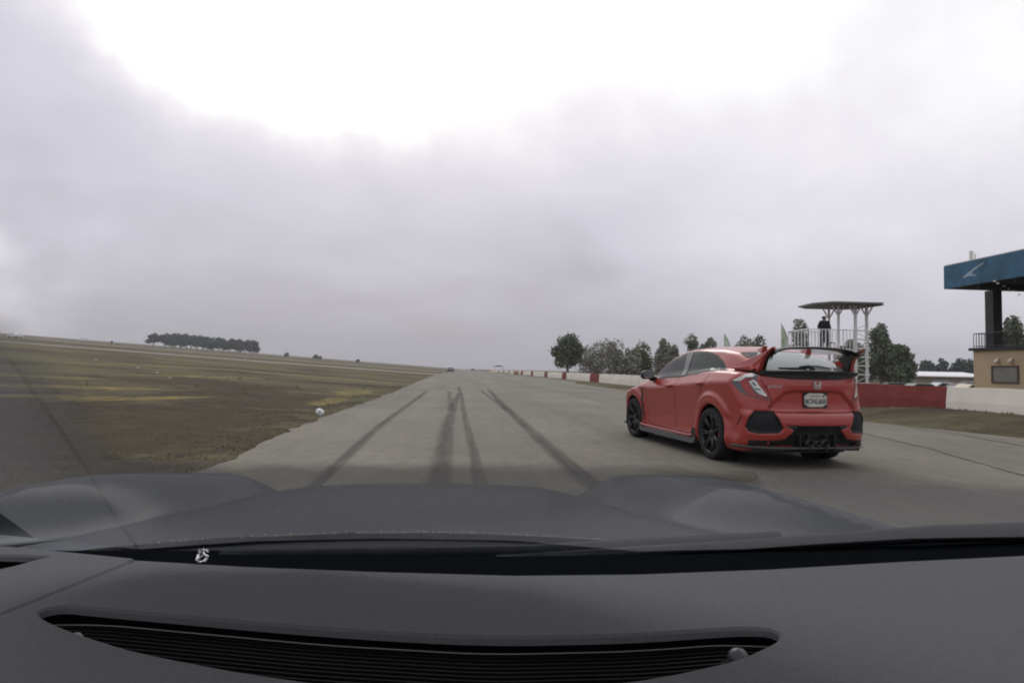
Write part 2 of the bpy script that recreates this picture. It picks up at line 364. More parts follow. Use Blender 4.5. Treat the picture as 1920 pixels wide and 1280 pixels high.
#PART:WALL
# ------------------------------------------------------------------ pit wall: painted concrete segments end to end
WW = mat('wall_white_paint', (.76, .72, .64), .85, var=.08, vscale=1.2, bump=.10, bscale=30, spec=.2)
WR = mat('wall_red_paint', (.20, .042, .034), .8, var=.14, vscale=2.0, bump=.25, bscale=30, spec=.25)
segs = [(-6, 2, 'W'), (2, 9.6, 'W'), (9.6, 16.66, 'W'), (16.66, 26.5, 'R'), (26.5, 38, 'W'), (38, 50, 'W'), (50, 61.5, 'W'), (61.5, 66, 'R'), (66, 81, 'W'), (81, 84.6, 'R'),
        (84.6, 99, 'W'), (99, 102.8, 'R'), (102.8, 119, 'W'), (119, 123, 'R'), (123, 139, 'W'), (139, 144, 'R'), (144, 159, 'W'), (159, 163, 'R'), (163, 178, 'W'), (178, 182, 'R'), (182, 200, 'W'), (200, 205, 'R'), (205, 226, 'W'), (226, 232, 'R'), (232, 252, 'W')]
prof = [(-.16, -.05), (-.15, .45), (-.11, .80), (-.10, .875), (.10, .875), (.11, .80), (.15, .45), (.16, -.05)]
names = {'W': 'white', 'R': 'red'}
where = {(-6, 2): 'beyond the right edge', (9.6, 17.15): 'in front of the tan building', (17.15, 26.5): 'behind the tail of the red hatchback, the longest red stretch'}
k = 0
redn = ['first short red block beyond the red hatchback', 'second short red block beyond the red hatchback', 'third short red block beyond the red hatchback', 'fourth short red block towards the horizon', 'fifth short red block towards the horizon', 'sixth short red block towards the horizon', 'seventh short red block towards the horizon', 'eighth short red block towards the horizon', 'farthest red block of the pit wall']
whn = {9.6: 'near white painted wall segment in front of the tan building', 2: 'white painted wall segment just beyond the right edge of the view', 26.5: 'white wall segment running behind the cabin of the red hatchback', 38: 'white wall segment right behind the red hatchback door mirror', 50: 'long white wall segment between the red car mirror and nearest short red block',
       66: 'white wall segment between the two nearest short red blocks'}
for a, b_, c in segs:
    if a < 0: continue
    mb = MB(); n = max(2, int((b_ - a) / .5)); YY = np.linspace(a + .012, b_ - .012, n)
    wob = rng.normal(0, .006, n); zb = float(zt(WALLX, (a + b_) / 2)) * 0
    for i, y in enumerate(YY):
        for x, z in prof: mb.v.append((WALLX + x * 1.0 + wob[i] * .5, y, z + (wob[i] if z > .7 else 0)))
    m_ = len(prof)
    for i in range(n - 1):
        for j in range(m_ - 1): q = i * m_ + j; mb.f.append((q, q + 1, q + m_ + 1, q + m_)); mb.m.append(0)
    mb.f += [tuple(range(m_))[::-1], tuple((n - 1) * m_ + j for j in range(m_))]; mb.m += [0, 0]
    o = mb.obj('wall_segment', WW if c == 'W' else WR)
    if c == 'R':
        lb = 'long dull red wall segment right behind the red hatchback tail' if a < 20 else redn[k]; k += (a > 20)
    else: lb = whn.get(a, 'small white wall segment starting %d metres out on the distant straight' % a)
    if c == 'W' and a not in whn:
        lb = {84.6: 'white wall segment between second and third short red blocks', 102.8: 'white wall segment between third and fourth short red blocks', 123: 'white wall segment between fourth and fifth short red blocks', 144: 'white wall segment between fifth and sixth short red blocks', 163: 'white wall segment between sixth and seventh short red blocks', 182: 'white wall segment between seventh and eighth short red blocks', 205: 'white wall segment between eighth and ninth short red blocks', 232: 'last white wall segment where the pit wall ends'}[a]
    tag(o, lb, 'wall', 'painted segments of the pit wall')

#PART:TOWER
# ------------------------------------------------------------------ flag tower
WM = mat('tower_white_steel', (.80, .80, .81), .5, var=.06, vscale=3)
GM = mat('tower_roof_grey', (.23, .23, .235), .7, var=.1, vscale=2)
tw = thing('flag_tower', 'white steel observation tower with flat grey roof and railed platform behind the pit wall', 'tower', (0, 0, 0))
TY0, TY1 = 27.0, 28.8; TX0, TX1 = 17.15, 19.75; PZ = 2.33
RZ = 4.55
mb = MB(); mb.prism([(TX0 - .45, TY0 + .2), (TX0 + .1, TY0 - .65), (TX1 - .1, TY0 - .7), (TX1 + .35, TY0 + .2), (TX1 + .3, TY1 - .1), (TX1 - .2, TY1 + .5), (TX0 + .5, TY1 + .5), (TX0 - .3, TY1 - .1)], 2, RZ, RZ + .06)
mb.prism([(TX0 + .3, TY0), (TX1 + .0, TY0), (TX1 + .0, TY1), (TX0 + .3, TY1)], 2, RZ + .06, RZ + .12)
for x in np.arange(TX0 + .2, TX1 + .2, .5): mb.box((x, TY0 - .4, RZ - .04), (x + .04, TY1 + .2, RZ - .001))
mb.obj('roof', GM, tw)
posts = [(18.55, 28.8), (18.0, 27.2), (18.72, 27.0), (19.5, 27.3)]
for i, (x, y) in enumerate(posts):
    mb = MB(); w = .042 if i < 2 else .05
    mb.box((x - w, y - w, -.05), (x + w, y + w, RZ - .052))
    for d in (-1, 1): mb.tube([(x, y, RZ - .55), (x + d * .30, y, RZ - .05)], .035, 6)
    mb.obj('post', WM, tw)
mb = MB(); mb.box((16.35, TY0, PZ - .12), (18.66, TY1, PZ)); mb.box((16.35, TY0 - .03, PZ - .2), (18.66, TY0 - .001, PZ + .02))
mb.obj('platform', WM, tw)
def rail(p0, p1, z, hh, gap, name='railing', parent=tw, m=WM, r=.018, rt=.024):
    mb = MB(); p0 = Vector(p0); p1 = Vector(p1); L = (p1 - p0).length; n = max(2, int(L / gap))
    mb.tube([(p0.x, p0.y, z + hh), (p1.x, p1.y, z + hh)], rt, 6); mb.tube([(p0.x, p0.y, z + .08), (p1.x, p1.y, z + .08)], rt * .8, 6)
    for i in range(n + 1):
        q = p0.lerp(p1, i / n); mb.tube([(q.x, q.y, z), (q.x, q.y, z + hh)], r * (1.5 if i % 5 == 0 else 1), 5)
    return mb.obj(name, m, parent)
x0, x1 = 16.38, 18.64
rail((x0, TY0 + .03, 0), (x1, TY0 + .03, 0), PZ, 1.0, .17); rail((x0, TY1 - .03, 0), (x1, TY1 - .03, 0), PZ, 1.0, .17)
rail((x0, TY0 + .03, 0), (x0, TY1 - .03, 0), PZ, 1.0, .25)
# stair ladder on the right leg pair with cross braces
mb = MB()
ax_, bx_ = posts[2][0], posts[3][0]; yy = TY0 + .1
for i, z in enumerate(np.arange(.35, 3.4, .42)):
    mb.box((ax_, yy - .03, z), (bx_, yy + .03, z + .06))
    mb.tube([(ax_, yy, z + .05), (bx_, yy, z + .40)] if i % 2 else [(bx_, yy, z + .05), (ax_, yy, z + .40)], .015, 5)
mb.obj('ladder', WM, tw)
for z in (.5, 1.5):
    mb = MB(); mb.tube([(16.5, TY0 + .1, z), (ax_ - .06, TY0, z + .1)], .025, 6); mb.obj('brace', WM, tw)
for (x, y) in ((16.5, TY0 + .1), (16.5, TY1 - .1)):
    mb = MB(); mb.box((x - .05, y - .05, -.05), (x + .05, y + .05, PZ - .121)); mb.obj('post', WM, tw)

# person on the platform ------------------------------------------------
def skin_obj(name, verts, edges, radii, m, parent=None, sub=2, root=0):
    me = bpy.data.meshes.new(name); me.from_pydata(verts, edges, []); me.materials.append(m)
    o = bpy.data.objects.new(name, me); COL.objects.link(o); o.modifiers.new('s', 'SKIN')
    for i, r in enumerate(radii): me.skin_vertices[0].data[i].radius = r if isinstance(r, tuple) else (r, r)
    me.skin_vertices[0].data[root].use_root = True
    ss = o.modifiers.new('u', 'SUBSURF'); ss.levels = ss.render_levels = sub
    if parent: o.parent = parent
    o.modifiers['s'].use_smooth_shade = True
    return o
def build_person(loc, rz, label, group=None, s=1.0, sit=False, coat=(.022, .022, .03)):
    p = thing('person', label, 'person', loc, rz, group, (s, s, s))
    DK = mat('person_dark_coat', coat, .85, var=.3, vscale=12); SK = mat('person_skin', (.38, .22, .16), .6, var=.05); PT = mat('person_trousers', (.03, .032, .045), .9, var=.2); HR = mat('person_dark_hair', (.02, .015, .012), .7, var=.2)
    # body: pelvis root, spine, neck, head, arms, legs (facing +Y)
    V = [(0, 0, .93), (0, 0, 1.12), (0, .01, 1.32), (0, 0, 1.45), (0, .02, 1.53), (0, .035, 1.60), (0, .04, 1.68),
         (-.15, 0, 1.39), (-.255, -.02, 1.15), (-.22, .22, 1.02), (.15, 0, 1.39), (.26, -.02, 1.15), (.24, .2, 1.0),
         (-.10, 0, .88), (-.12, .02, .48), (-.13, -.02, .08), (-.14, .12, .03), (.10, 0, .88), (.13, .02, .48), (.14, -.02, .08), (.16, .12, .03)]
    E_ = [(0, 1), (1, 2), (2, 3), (3, 4), (4, 5), (5, 6), (2, 7), (7, 8), (8, 9), (2, 10), (10, 11), (11, 12), (0, 13), (13, 14), (14, 15), (15, 16), (0, 17), (17, 18), (18, 19), (19, 20)]
    rd = [(.15, .11), (.135, .095), (.14, .10), (.07, .06), .052, .085, .07, .05, .04, .033, .05, .04, .033, .095, .062, .042, .035, .095, .062, .042, .035]
    skin_obj('body', V, E_, rd, SK, p)
    skin_obj('coat', [(0, 0, 1.0), (0, 0, .80), (0, 0, 1.15), (0, .01, 1.34), (0, 0, 1.47), (-.165, 0, 1.40), (-.255, -.02, 1.15), (-.22, .18, 1.04), (.165, 0, 1.40), (.26, -.02, 1.15), (.24, .16, 1.02)],
             [(0, 1), (0, 2), (2, 3), (3, 4), (3, 5), (5, 6), (6, 7), (3, 8), (8, 9), (9, 10)],
             [(.19, .15), (.21, .165), (.175, .135), (.165, .13), (.085, .08), .082, .064, .048, .082, .064, .048], DK, p)
    skin_obj('hood', [(0, -.02, 1.50), (0, .005, 1.60), (0, .01, 1.70)], [(0, 1), (1, 2)], [(.10, .09), (.115, .11), (.085, .09)], DK, p)
    for sx_ in (-1, 1):
        skin_obj('trousers', [(sx_ * .09, 0, .92), (sx_ * .12, .02, .48), (sx_ * .135, -.02, .1)], [(0, 1), (1, 2)], [(.115, .12), .085, .068], PT, p)
        mb = MB(); mb.tube([(sx_ * .135, -.07, .05), (sx_ * .145, .06, .055), (sx_ * .155, .19, .03)], [.05, .05, .035], 10); mb.obj('shoe', mat('shoe_black', (.015, .015, .015), .5), p, True)
        hx = sx_ * (.225 if sx_ < 0 else .243); hz = 1.01 if sx_ < 0 else .99; fv = [(hx, .22, hz)]; fe = []; fr = [(.035, .022)]
        for q in range(4):
            dx = (q - 1.5) * .019; b0 = len(fv)
            fv += [(hx + dx, .27, hz + .005), (hx + dx, .31 - abs(q - 1.2) * .005, hz - .005), (hx + dx * .9, .325 - abs(q - 1.2) * .006, hz - .03)]
            fe += [(0, b0), (b0, b0 + 1), (b0 + 1, b0 + 2)]; fr += [.011, .009, .008]
        b0 = len(fv); fv += [(hx - sx_ * .035, .24, hz), (hx - sx_ * .05, .275, hz - .015)]; fe += [(0, b0), (b0, b0 + 1)]; fr += [.012, .009]
        skin_obj('hand', fv, fe, fr, SK, p, 1)
    for ex in (-.03, .03): mb = MB(); mb.tube([(ex, .118, 1.625), (ex, .126, 1.625)], .009, 8); mb.obj('eye', HR, p)
    mb = MB(); mb.tube([(0, .115, 1.625), (0, .14, 1.595), (0, .12, 1.585)], [.008, .014, .008], 6); mb.box((-.022, .112, 1.556), (.022, .118, 1.562), 0); mb.obj('nose', SK, p, True)
    return p
build_person((17.47, TY0 + .5, PZ), R(165), 'person in a long dark hooded coat standing at the railing on the white tower platform')
# bits of kit on the platform
KD = mat('kit_dark', (.02, .02, .025), .6, var=.2)
t = thing('folding_chair', 'small dark folding chair on the tower platform beside the person', 'chair', (18.0, TY0 + .95, PZ))
mb = MB(); mb.box((-.2, -.2, .40), (.2, .2, .44)); mb.obj('seat', KD, t, bevel=.01)
mb = MB(); mb.box((-.2, .17, .50), (.2, .21, .86), M=Matrix.Rotation(R(-8), 4, 'X')); mb.obj('backrest', KD, t, bevel=.01)
for x in (-.18, .18):
    for y in (-.17, .17): mb = MB(); mb.tube([(x, y, 0), (x, y * 1.05, .40)], .015, 6); mb.obj('leg', KD, t)
for x, lb in ((19.5, 'left of two dark crates on the tower platform edge'), (19.1, 'right of two dark crates on the tower platform edge')):
    pass
t = thing('equipment_box', 'low brown equipment box on the tower platform near its right end', 'box', (18.35, TY0 + .4, PZ))
mb = MB(); mb.box((-.22, -.14, 0), (.22, .14, .22)); mb.obj('body', mat('kit_brown', (.16, .12, .09), .8, var=.2), t, bevel=.01)
mb = MB(); mb.box((-.235, -.155, .222), (.235, .155, .25)); mb.obj('lid', KD, t, bevel=.008)

# feather flags ---------------------------------------------------------
def feather(x, y, z0, hh, w, label, marks):
    t = thing('feather_flag', label, 'flag', (x, y, 0), R(8), 'feather flags behind the pit wall')
    n = 14; mb = MB(); sp = []
    for i in range(n + 1):
        s = i / n; sp.append((w * (1 - (s ** 2.6)) * .98, math.sin(s * 5) * .03, z0 + (hh) * s))
    vs = []
    for i, (px, py, pz) in enumerate(sp): vs += [(px, py, pz), (px * .04 * (1 - i / n), py * .3, pz - .0)]
    fs = [(2 * i, 2 * i + 1, 2 * i + 3, 2 * i + 2) for i in range(n)]
    mb.add(vs, fs); o = mb.obj('banner', mat('flag_green_white', (.50, .62, .44), .8, var=.2, vscale=2.2, col2=(.70, .76, .68)), t, True)
    so_ = o.modifiers.new('s', 'SOLIDIFY'); so_.thickness = .006
    mb = MB(); mb.tube([(w, 0, 0), (w, 0, z0)] + [(a + .012, b, c) for a, b, c in sp], .014, 6); mb.obj('pole', KD, t)
    if marks:
        for i in range(9):
            z = z0 + hh * (.08 + .075 * i); mb = MB(); mb.box((w * .10, -.06, z), (w * (.62 - .045 * i), -.052, z + .03))
            if i % 2: mb.box((w * .12, -.06, z + .028), (w * .2, -.052, z + .09))
            mb.obj('letter', mat('flag_ink', (.22, .26, .22), .9), t)
feather(13.57, 30, 1.2, 2.0, .58, 'small pale green feather flag showing above the red car roof', False)
feather(16.67, 30, 1.2, 2.6, .66, 'larger white and green feather flag left of the tower railing', True)

#PART:BUILDING
# ------------------------------------------------------------------ tan building with blue canopy
TAN = mat('tan_stucco', (.54, .42, .28), .9, var=.07, vscale=1.2, bump=.2, bscale=60, spec=.15)
DKW = mat('dark_timber', (.035, .033, .036), .7, var=.25, vscale=4)
BLUE = mat('canopy_blue', (.022, .105, .185), .5, var=.35, vscale=1.3)
SOF = mat('soffit_dark', (.030, .034, .036), .8, var=.3, vscale=3)
bd = thing('pit_building', 'tan stucco building with an open upper deck under a blue canopy roof', 'building', (0, 0, 0))
BX, BY, BT = 22.0, 24.0, 2.32
mb = MB(); mb.box((BX, 4, -.05), (BX + 9, BY, BT)); mb.obj('wall', TAN, bd)
mb = MB(); mb.box((BX - .12, 3.9, BT + .002), (BX + 9.1, BY + .12, BT + .12)); mb.obj('deck', DKW, bd)
def win(y0, y1, z0, z1):
    mb = MB()
    for a, b_ in (((BX - .045, y0 - .06, z0 - .06), (BX - .003, y0, z1 + .06)), ((BX - .045, y1, z0 - .06), (BX - .003, y1 + .06, z1 + .06)), ((BX - .045, y0, z0 - .06), (BX - .003, y1, z0)), ((BX - .045, y0, z1), (BX - .003, y1, z1 + .06))): mb.box(a, b_)
    f = mb.obj('window', mat('window_frame_brown', (.09, .07, .06), .6), bd)
    mb = MB(); mb.box((BX - .02, y0, z0), (BX - .004, y1, z1)); mb.obj('pane', mat('window_pane', (.22, .215, .19), .3, var=.12, vscale=2), f)
win(21.95, 23.05, 1.02, 1.62); win(17.6, 18.7, 1.02, 1.62)
for y in (22.1, 22.72, 18.2):
    mb = MB(); mb.prism([(BX - .002, 1.80), (BX - .16, 1.78), (BX - .18, 1.84), (BX - .04, 1.98), (BX - .002, 1.98)][::1], 1, y, y + .14)
    # prism over axis 1 takes (x, z)
    mb.obj('wall_lamp', mat('lamp_cream', (.55, .47, .36), .5), bd)
CX, CY, CZ0, CZ1 = 20.0, 23.2, 4.83, 5.78
mb = MB(); mb.box((CX, 0, CZ0), (CX + .1, CY, CZ1)); mb.box((CX + .1, CY - .1, CZ0), (CX + 12, CY, CZ1)); mb.obj('fascia', BLUE, bd)
mb = MB(); mb.box((CX + .102, 0, CZ0 + .02), (CX + 12, CY - .102, CZ0 + .12))
for y in np.arange(1.5, CY, 1.55): mb.box((CX + .15, y, CZ0 - .16), (CX + 11, y + .1, CZ0 + .018))
mb.obj('soffit', SOF, bd)
mb = MB(); mb.box((CX + .02, .02, CZ1 + .002), (CX + 12, CY - .02, CZ1 + .04)); mb.obj('roof', mat('roof_trim_pale', (.5, .5, .52), .6), bd)
SOFL = [(19.09, 19.87), (19.62, 20.29), (20.4, 20.83), (21.17, 21.42), (21.83, 21.9), (23.01, 22.83)]
# wing-like mark and star specks on the fascia
mb = MB()
mb.add([(CX - .006, y, z) for y, z in ((22.25, 5.18), (22.05, 5.30), (21.75, 5.45), (21.3, 5.62), (21.25, 5.60), (21.7, 5.38), (21.85, 5.27), (21.6, 5.17), (21.62, 5.14), (21.95, 5.20), (22.2, 5.14))], [(0, 1, 8, 9, 10), (1, 2, 6, 7, 8), (2, 3, 4, 5, 6)])
mb.obj('emblem', mat('emblem_pale', (.33, .42, .47), .6, var=.3, vscale=6), bd)
for x, y in SOFL:
    mb = MB(); mb.tube([(x, y, CZ0 - .20), (x, y, CZ0 - .165)], [.05, .035], 10); mb.obj('soffit_lamp', mat('soffit_lamp_pale', (.60, .62, .60), .5), bd)
for i, (x, y) in enumerate(((BX + .35, 23.35), (BX + .35, 21.35), (BX + .35, 17.5), (BX + 5, 23.35))):
    mb = MB(); mb.box((x - .2, y - .2, BT + .122), (x + .2, y + .2, CZ0 + .018)); mb.obj('column', mat('column_dark', (.055, .05, .052), .7, var=.15, vscale=3), bd)
RM = mat('rail_dark', (.05, .05, .06), .6)
rail((BX + .02, BY, 0), (BX + .02, 16, 0), BT + .12, .62, .13, 'railing', bd, RM, .009, .016)
rail((BX + .02, BY, 0), (BX + 6, BY, 0), BT + .12, .62, .13, 'railing', bd, RM, .009, .016)
t = thing('roof_antenna', 'small white antenna and bracket standing on the blue canopy roof', 'antenna', (CX + 1.1, 23.0, CZ1 + .042))
AW = mat('antenna_white', (.55, .53, .5), .5, var=.1)
mb = MB(); mb.box((-.09, -.04, .05), (.03, .04, .62)); mb.obj('panel', AW, t, bevel=.015)
mb = MB(); mb.tube([(.14, 0, 0), (.14, 0, .5)], .025, 8); mb.tube([(0, 0, .3), (.3, 0, .12)], .022, 6); mb.tube([(.14, 0, .2), (.3, 0, .14)], .03, 6); mb.obj('bracket', AW, t)

# far low sheds --------------------------------------------------------
def shed(x0, x1, y0, y1, h1, h2, label, doors):
    t = thing('low_shed', label, 'shed', ((x0 + x1) / 2, y0, 0), 0, 'low white roofed sheds beyond the paddock'); ox = (x0 + x1) / 2
    mb = MB(); mb.box((x0 - ox, 0, -.05), (x1 - ox, y1 - y0, h1)); mb.obj('wall', mat('shed_tan', (.34, .28, .22), .9, var=.06, vscale=.5), t)
    mb = MB(); mb.prism([(-.6, h1 - .1), (-.6, h1 + .06), ((y1 - y0) / 2, h2), (y1 - y0 + .6, h1 + .06), (y1 - y0 + .6, h1 - .1), ((y1 - y0) / 2, h2 - .16)], 0, x0 - ox - .6, x1 - ox + .6); mb.obj('roof', mat('shed_roof_white', (.72, .72, .72), .6, var=.05), t)
    for d in doors:
        mb = MB(); mb.box((d - ox, -.05, 0), (d - ox + 2.6, -.002, h1 * .62)); mb.obj('door', mat('shed_door', (.42, .42, .42), .7), t)
shed(60.5, 75.5, 80, 90, 1.35, 2.05, 'long low tan shed with white roof left of the tan building', (61.8, 67, 71.5))
shed(57.9, 62.5, 88, 94, 1.3, 1.95, 'short low shed with white roof half hidden by a tree', (59,))

# ------------------------------------------------------------------ trees
BARK = mat('bark', (.20, .17, .14), .9, var=.3, vscale=3)
BARKP = mat('pale_bark', (.42, .38, .34), .9, var=.25, vscale=3)
def leafmat(nm, c, v=.45):
    m = mat(nm, c, .7, spec=.25, var=v, vscale=.9, col2=tuple(x * 1.9 for x in c)); return m
LG = leafmat('leaves_deep', (.105, .128, .082)); LO = leafmat('leaves_olive', (.19, .19, .15)); LB = leafmat('leaves_far', (.055, .088, .072)); LY = leafmat('leaves_yellowish', (.095, .105, .045))
def leaves(cent, n, size, rg, flat=.7):
    """cent: list of (center, radii); returns verts, faces of leaf sprays spread through the lobes"""
    V = []; F = []
    wts = np.array([c[1][0] * c[1][1] * c[1][2] for c in cent]) ** .8; wts /= wts.sum()
    pick = rg.choice(len(cent), n, p=wts)
    for k in pick:
        c, r = cent[k]; d = rg.normal(size=3); d /= np.linalg.norm(d); rad = rg.uniform(.35, 1) ** .45
        rad *= 1 + .12 * rg.normal()
        p = np.array(c) + d * rad * np.array(r)
        a = rg.normal(size=3); a /= np.linalg.norm(a); b = np.cross(a, rg.normal(size=3)); b /= np.linalg.norm(b)
        s = size * rg.uniform(.5, 1.3); o = len(V)
        V += [tuple(p - a * s), tuple(p + b * s * .55), tuple(p + a * s), tuple(p - b * s * .55)]; F.append((o, o + 1, o + 2, o + 3))
    return V, F
def tree(x, y, zb, h, w, cb, style, label, group, seed, m=None):
    rg = np.random.default_rng(seed); t = thing('tree', label, 'tree', (x, y, zb), 0, group)
    w = w * {'round': 1.0, 'loose': 1.85, 'tall': 1.4, 'big': 1.15, 'far': 1.25, 'grove': 1.35}[style]
    cent = []
    if style in ('round',):
        cent = [((0, 0, (cb + h) / 2), (w * .80, w * .8, (h - cb) * .46))]
        for i in range(13):
            a = rg.uniform(0, 6.28); q = rg.uniform(.35, .75); z = cb + (h - cb) * rg.uniform(.12, .85)
            cent.append(((math.cos(a) * w * q, math.sin(a) * w * q, z), (w * .36, w * .36, w * .36)))
    else:
        nl = {'loose': 15, 'tall': 16, 'big': 20, 'far': 9, 'grove': 9}[style]
        for i in range(nl):
            s = (i + .5) / nl; z = cb + (h - cb) * (s * .92 + .03)
            env = {'tall': .55 + .45 * math.sin(s * 3.1), 'big': 1.05 - .75 * s * s, 'far': 1.0 - .6 * s, 'loose': 1.0 - .55 * s, 'grove': .95 - .25 * s}[style]
            a = rg.uniform(0, 6.28); q = rg.uniform(.25, .68) * env
            rr = w * rg.uniform(.22, .42) * (1.15 - .35 * s)
            cent.append(((math.cos(a) * w * q, math.sin(a) * w * q, z), (rr, rr, rr * rg.uniform(.8, 1.3))))
        cent.append(((0, 0, cb + (h - cb) * .42), (w * .48, w * .48, (h - cb) * .36)))
    nn, sz = {'round': (5200, .20), 'loose': (3600, .17), 'tall': (3200, .15), 'big': (7000, .14), 'far': (1500, .35), 'grove': (1500, .60)}[style]
    V, F = leaves(cent, nn, sz * 1.25, rg); mb = MB(); mb.add(V, F); cr = mb.obj('crown', m or LG, t)
    mb = MB(); tr = max(.08, h * .022)
    mb.tube([(0, 0, -.2), (rg.normal() * .1, 0, h * .35), (rg.normal() * .2, 0, h * .72)], [tr * 1.3, tr, tr * .35], 7)
    for c, r in cent[1:7]:
        z0 = max(cb * .6, c[2] - h * .3); mb.tube([(0, 0, z0), (c[0] * .5, c[1] * .5, (z0 + c[2]) / 2 + .1), (c[0], c[1], c[2])], [tr * .5, tr * .33, tr * .12], 5)
    mb.obj('trunk', BARKP if style in ('tall', 'grove', 'loose') else BARK, t, True)
    return t
RG = 'trees beyond the pit wall'
TL = [('round', 18.8, 105, 7.7, 3.0, 1.3, LG, 'large dense rounded dark green tree, the leftmost behind the pit wall'),
      ('loose', 25.3, 112, 6.0, 2.5, .9, LO, 'loose olive tree touching the right side of the big rounded tree'),
      ('loose', 25.9, 100, 5.9, 2.3, .8, LO, 'loose grey green tree, second to the right of the big rounded tree'),
      ('loose', 27.8, 95, 5.0, 1.5, .7, LO, 'short slim olive tree left of the tall pale trunked tree'),
      ('loose', 30.9, 100, 5.5, 2.0, .6, LY, 'yellowish green bushy tree above the red car mirror'),
      ('tall', 31.6, 92, 6.6, 1.25, .8, LO, 'tall narrow tree with pale trunk above the red car windscreen'),
      ('loose', 35.2, 98, 5.7, 1.3, .7, LO, 'thin wispy tree just right of the tall narrow tree'),
      ('loose', 38.3, 95, 6.8, 1.7, 1.0, LG, 'dark tree whose top shows over the car roof, left of a pair'),
      ('loose', 41.6, 98, 7.1, 1.5, 1.0, LG, 'dark tree whose top shows over the car roof, right of a pair'),
      ('loose', 48.6, 100, 7.1, 1.6, 1.0, LO, 'olive tree top between the small feather flag and the roof fins'),
      ('loose', 53.0, 104, 8.0, 1.5, 1.0, LG, 'dark tree top just left of the larger feather flag'),
      ('tall', 41.3, 70, 8.2, 1.5, 1.2, LO, 'airy tree with brownish leaves behind the left end of the tower railing'),
      ('big', 49.9, 72, 5.6, 2.3, .9, LO, 'bushy tree seen through the right legs of the tower'),
      ('big', 49.0, 66, 7.0, 2.4, .9, LG, 'tallest broad dark tree right of the white tower'),
      ('big', 48.4, 62, 4.6, 1.6, .6, LG, 'lower broad green tree between the tall tree and the sheds'),
      ('big', 59.3, 60, 7.6, 2.0, 1.3, LG, 'dark tree seen under the blue canopy right of the first column'),
      ('big', 63.2, 66, 5.9, 1.4, 1.3, LO, 'small tree seen between the dark column and the larger dark tree'),
      ('far', 130.8, 160, 4.9, 3.2, .6, LB, 'leftmost small tree in the distant line above the white shed roof'),
      ('far', 137.7, 165, 5.6, 3.4, .6, LB, 'second tree in the distant line above the white shed roof'),
      ('far', 145.3, 170, 7.0, 2.6, .6, LB, 'pointed tallest tree in the distant line above the white shed roof'),
      ('far', 147.7, 168, 5.6, 3.2, .6, LB, 'fourth tree in the distant line above the white shed roof'),
      ('far', 143.0, 160, 6.5, 3.0, .6, LB, 'tall rounded tree in the distant line near the tan building'),
      ('far', 150.4, 165, 6.4, 3.4, .6, LB, 'tree in the distant line touching the corner of the tan building')]
for i, (st, x, y, h, w, cb, m, lb) in enumerate(TL):
    tree(x, y, -.02, h, w, cb, st, lb, RG, 100 + i, m)
# grove on the left: a dense row on the rise
GV = []
protos = [tree(0, 0, 0, 13.5, 4.6, 4.0, 'grove', 'x', 'trees of the distant grove', 200 + i, LB) for i in range(4)]
ng = 19
ORD = 'first second third fourth fifth sixth seventh eighth ninth tenth eleventh twelfth thirteenth fourteenth fifteenth sixteenth seventeenth eighteenth nineteenth'.split()
for i in range(ng):
    Y = 520 + (i % 3 - 1) * 9; X = -.483 * 520 + (i / (ng - 1)) * (.483 - .333) * 520
    o = protos[i] if i < 4 else copy_tree(protos[i % 4])
    hs = (.80, .86, .95, 1.0, 1.08, 1.1, 1.08, 1.03, 1.0, .98, .9, .92, .95, .92, .9, .95, .95, .97, .9)[i]
    o.location = (X, Y, float(zt(X, Y)) - .2); o.rotation_euler = (0, 0, i * 1.3); o.scale = (1.22, 1.22, (.5 + hs * .5) * .84)
    if i == 0: lb = 'leftmost tree of the distant dark grove, standing slightly apart'
    elif i == ng - 1: lb = 'rightmost tree of the distant dark grove with trunk showing'
    else: lb = '%s tree from the left in the dense distant grove on the left skyline' % ORD[i]
    tag(o, lb)
# scattered skyline bushes and poles on the left
bp_ = tree(0, 0, 0, 3.2, 2.4, .3, 'grove', 'x', 'far bushes on the left skyline', 300, LB)
for i, (r, Y, s, lb) in enumerate(((-.284, 620, 1.0, 'left of two faint bushes right of the distant grove'), (-.238, 560, 1.0, 'small dark bush on the skyline, the clearest right of the grove'), (-.231, 570, .8, 'small dark bush beside the clearest one right of the grove'), (-.17, 520, .7, 'tiny bush on the skyline nearest the end of the straight'))):
    o = bp_ if i == 0 else copy_tree(bp_); o.name = 'bush' if i == 0 else 'bush.%03d' % i
    X = r * Y; o.location = (X, Y, float(zt(X, Y)) - .2); o.scale = (s, s, s); tag(o, lb, 'bush')
t = thing('field_marker', 'small dark post with a round head on the left skyline', 'marker', (-.555 * 260, 260, float(zt(-144.3, 260))))
mb = MB(); mb.tube([(0, 0, 0), (0, 0, 1.0)], .12, 8); mb.obj('post', KD, t)
mb = MB(); mb.tube([(0, -.1, 1.3), (0, .1, 1.3)], .42, 12); mb.obj('head', KD, t)
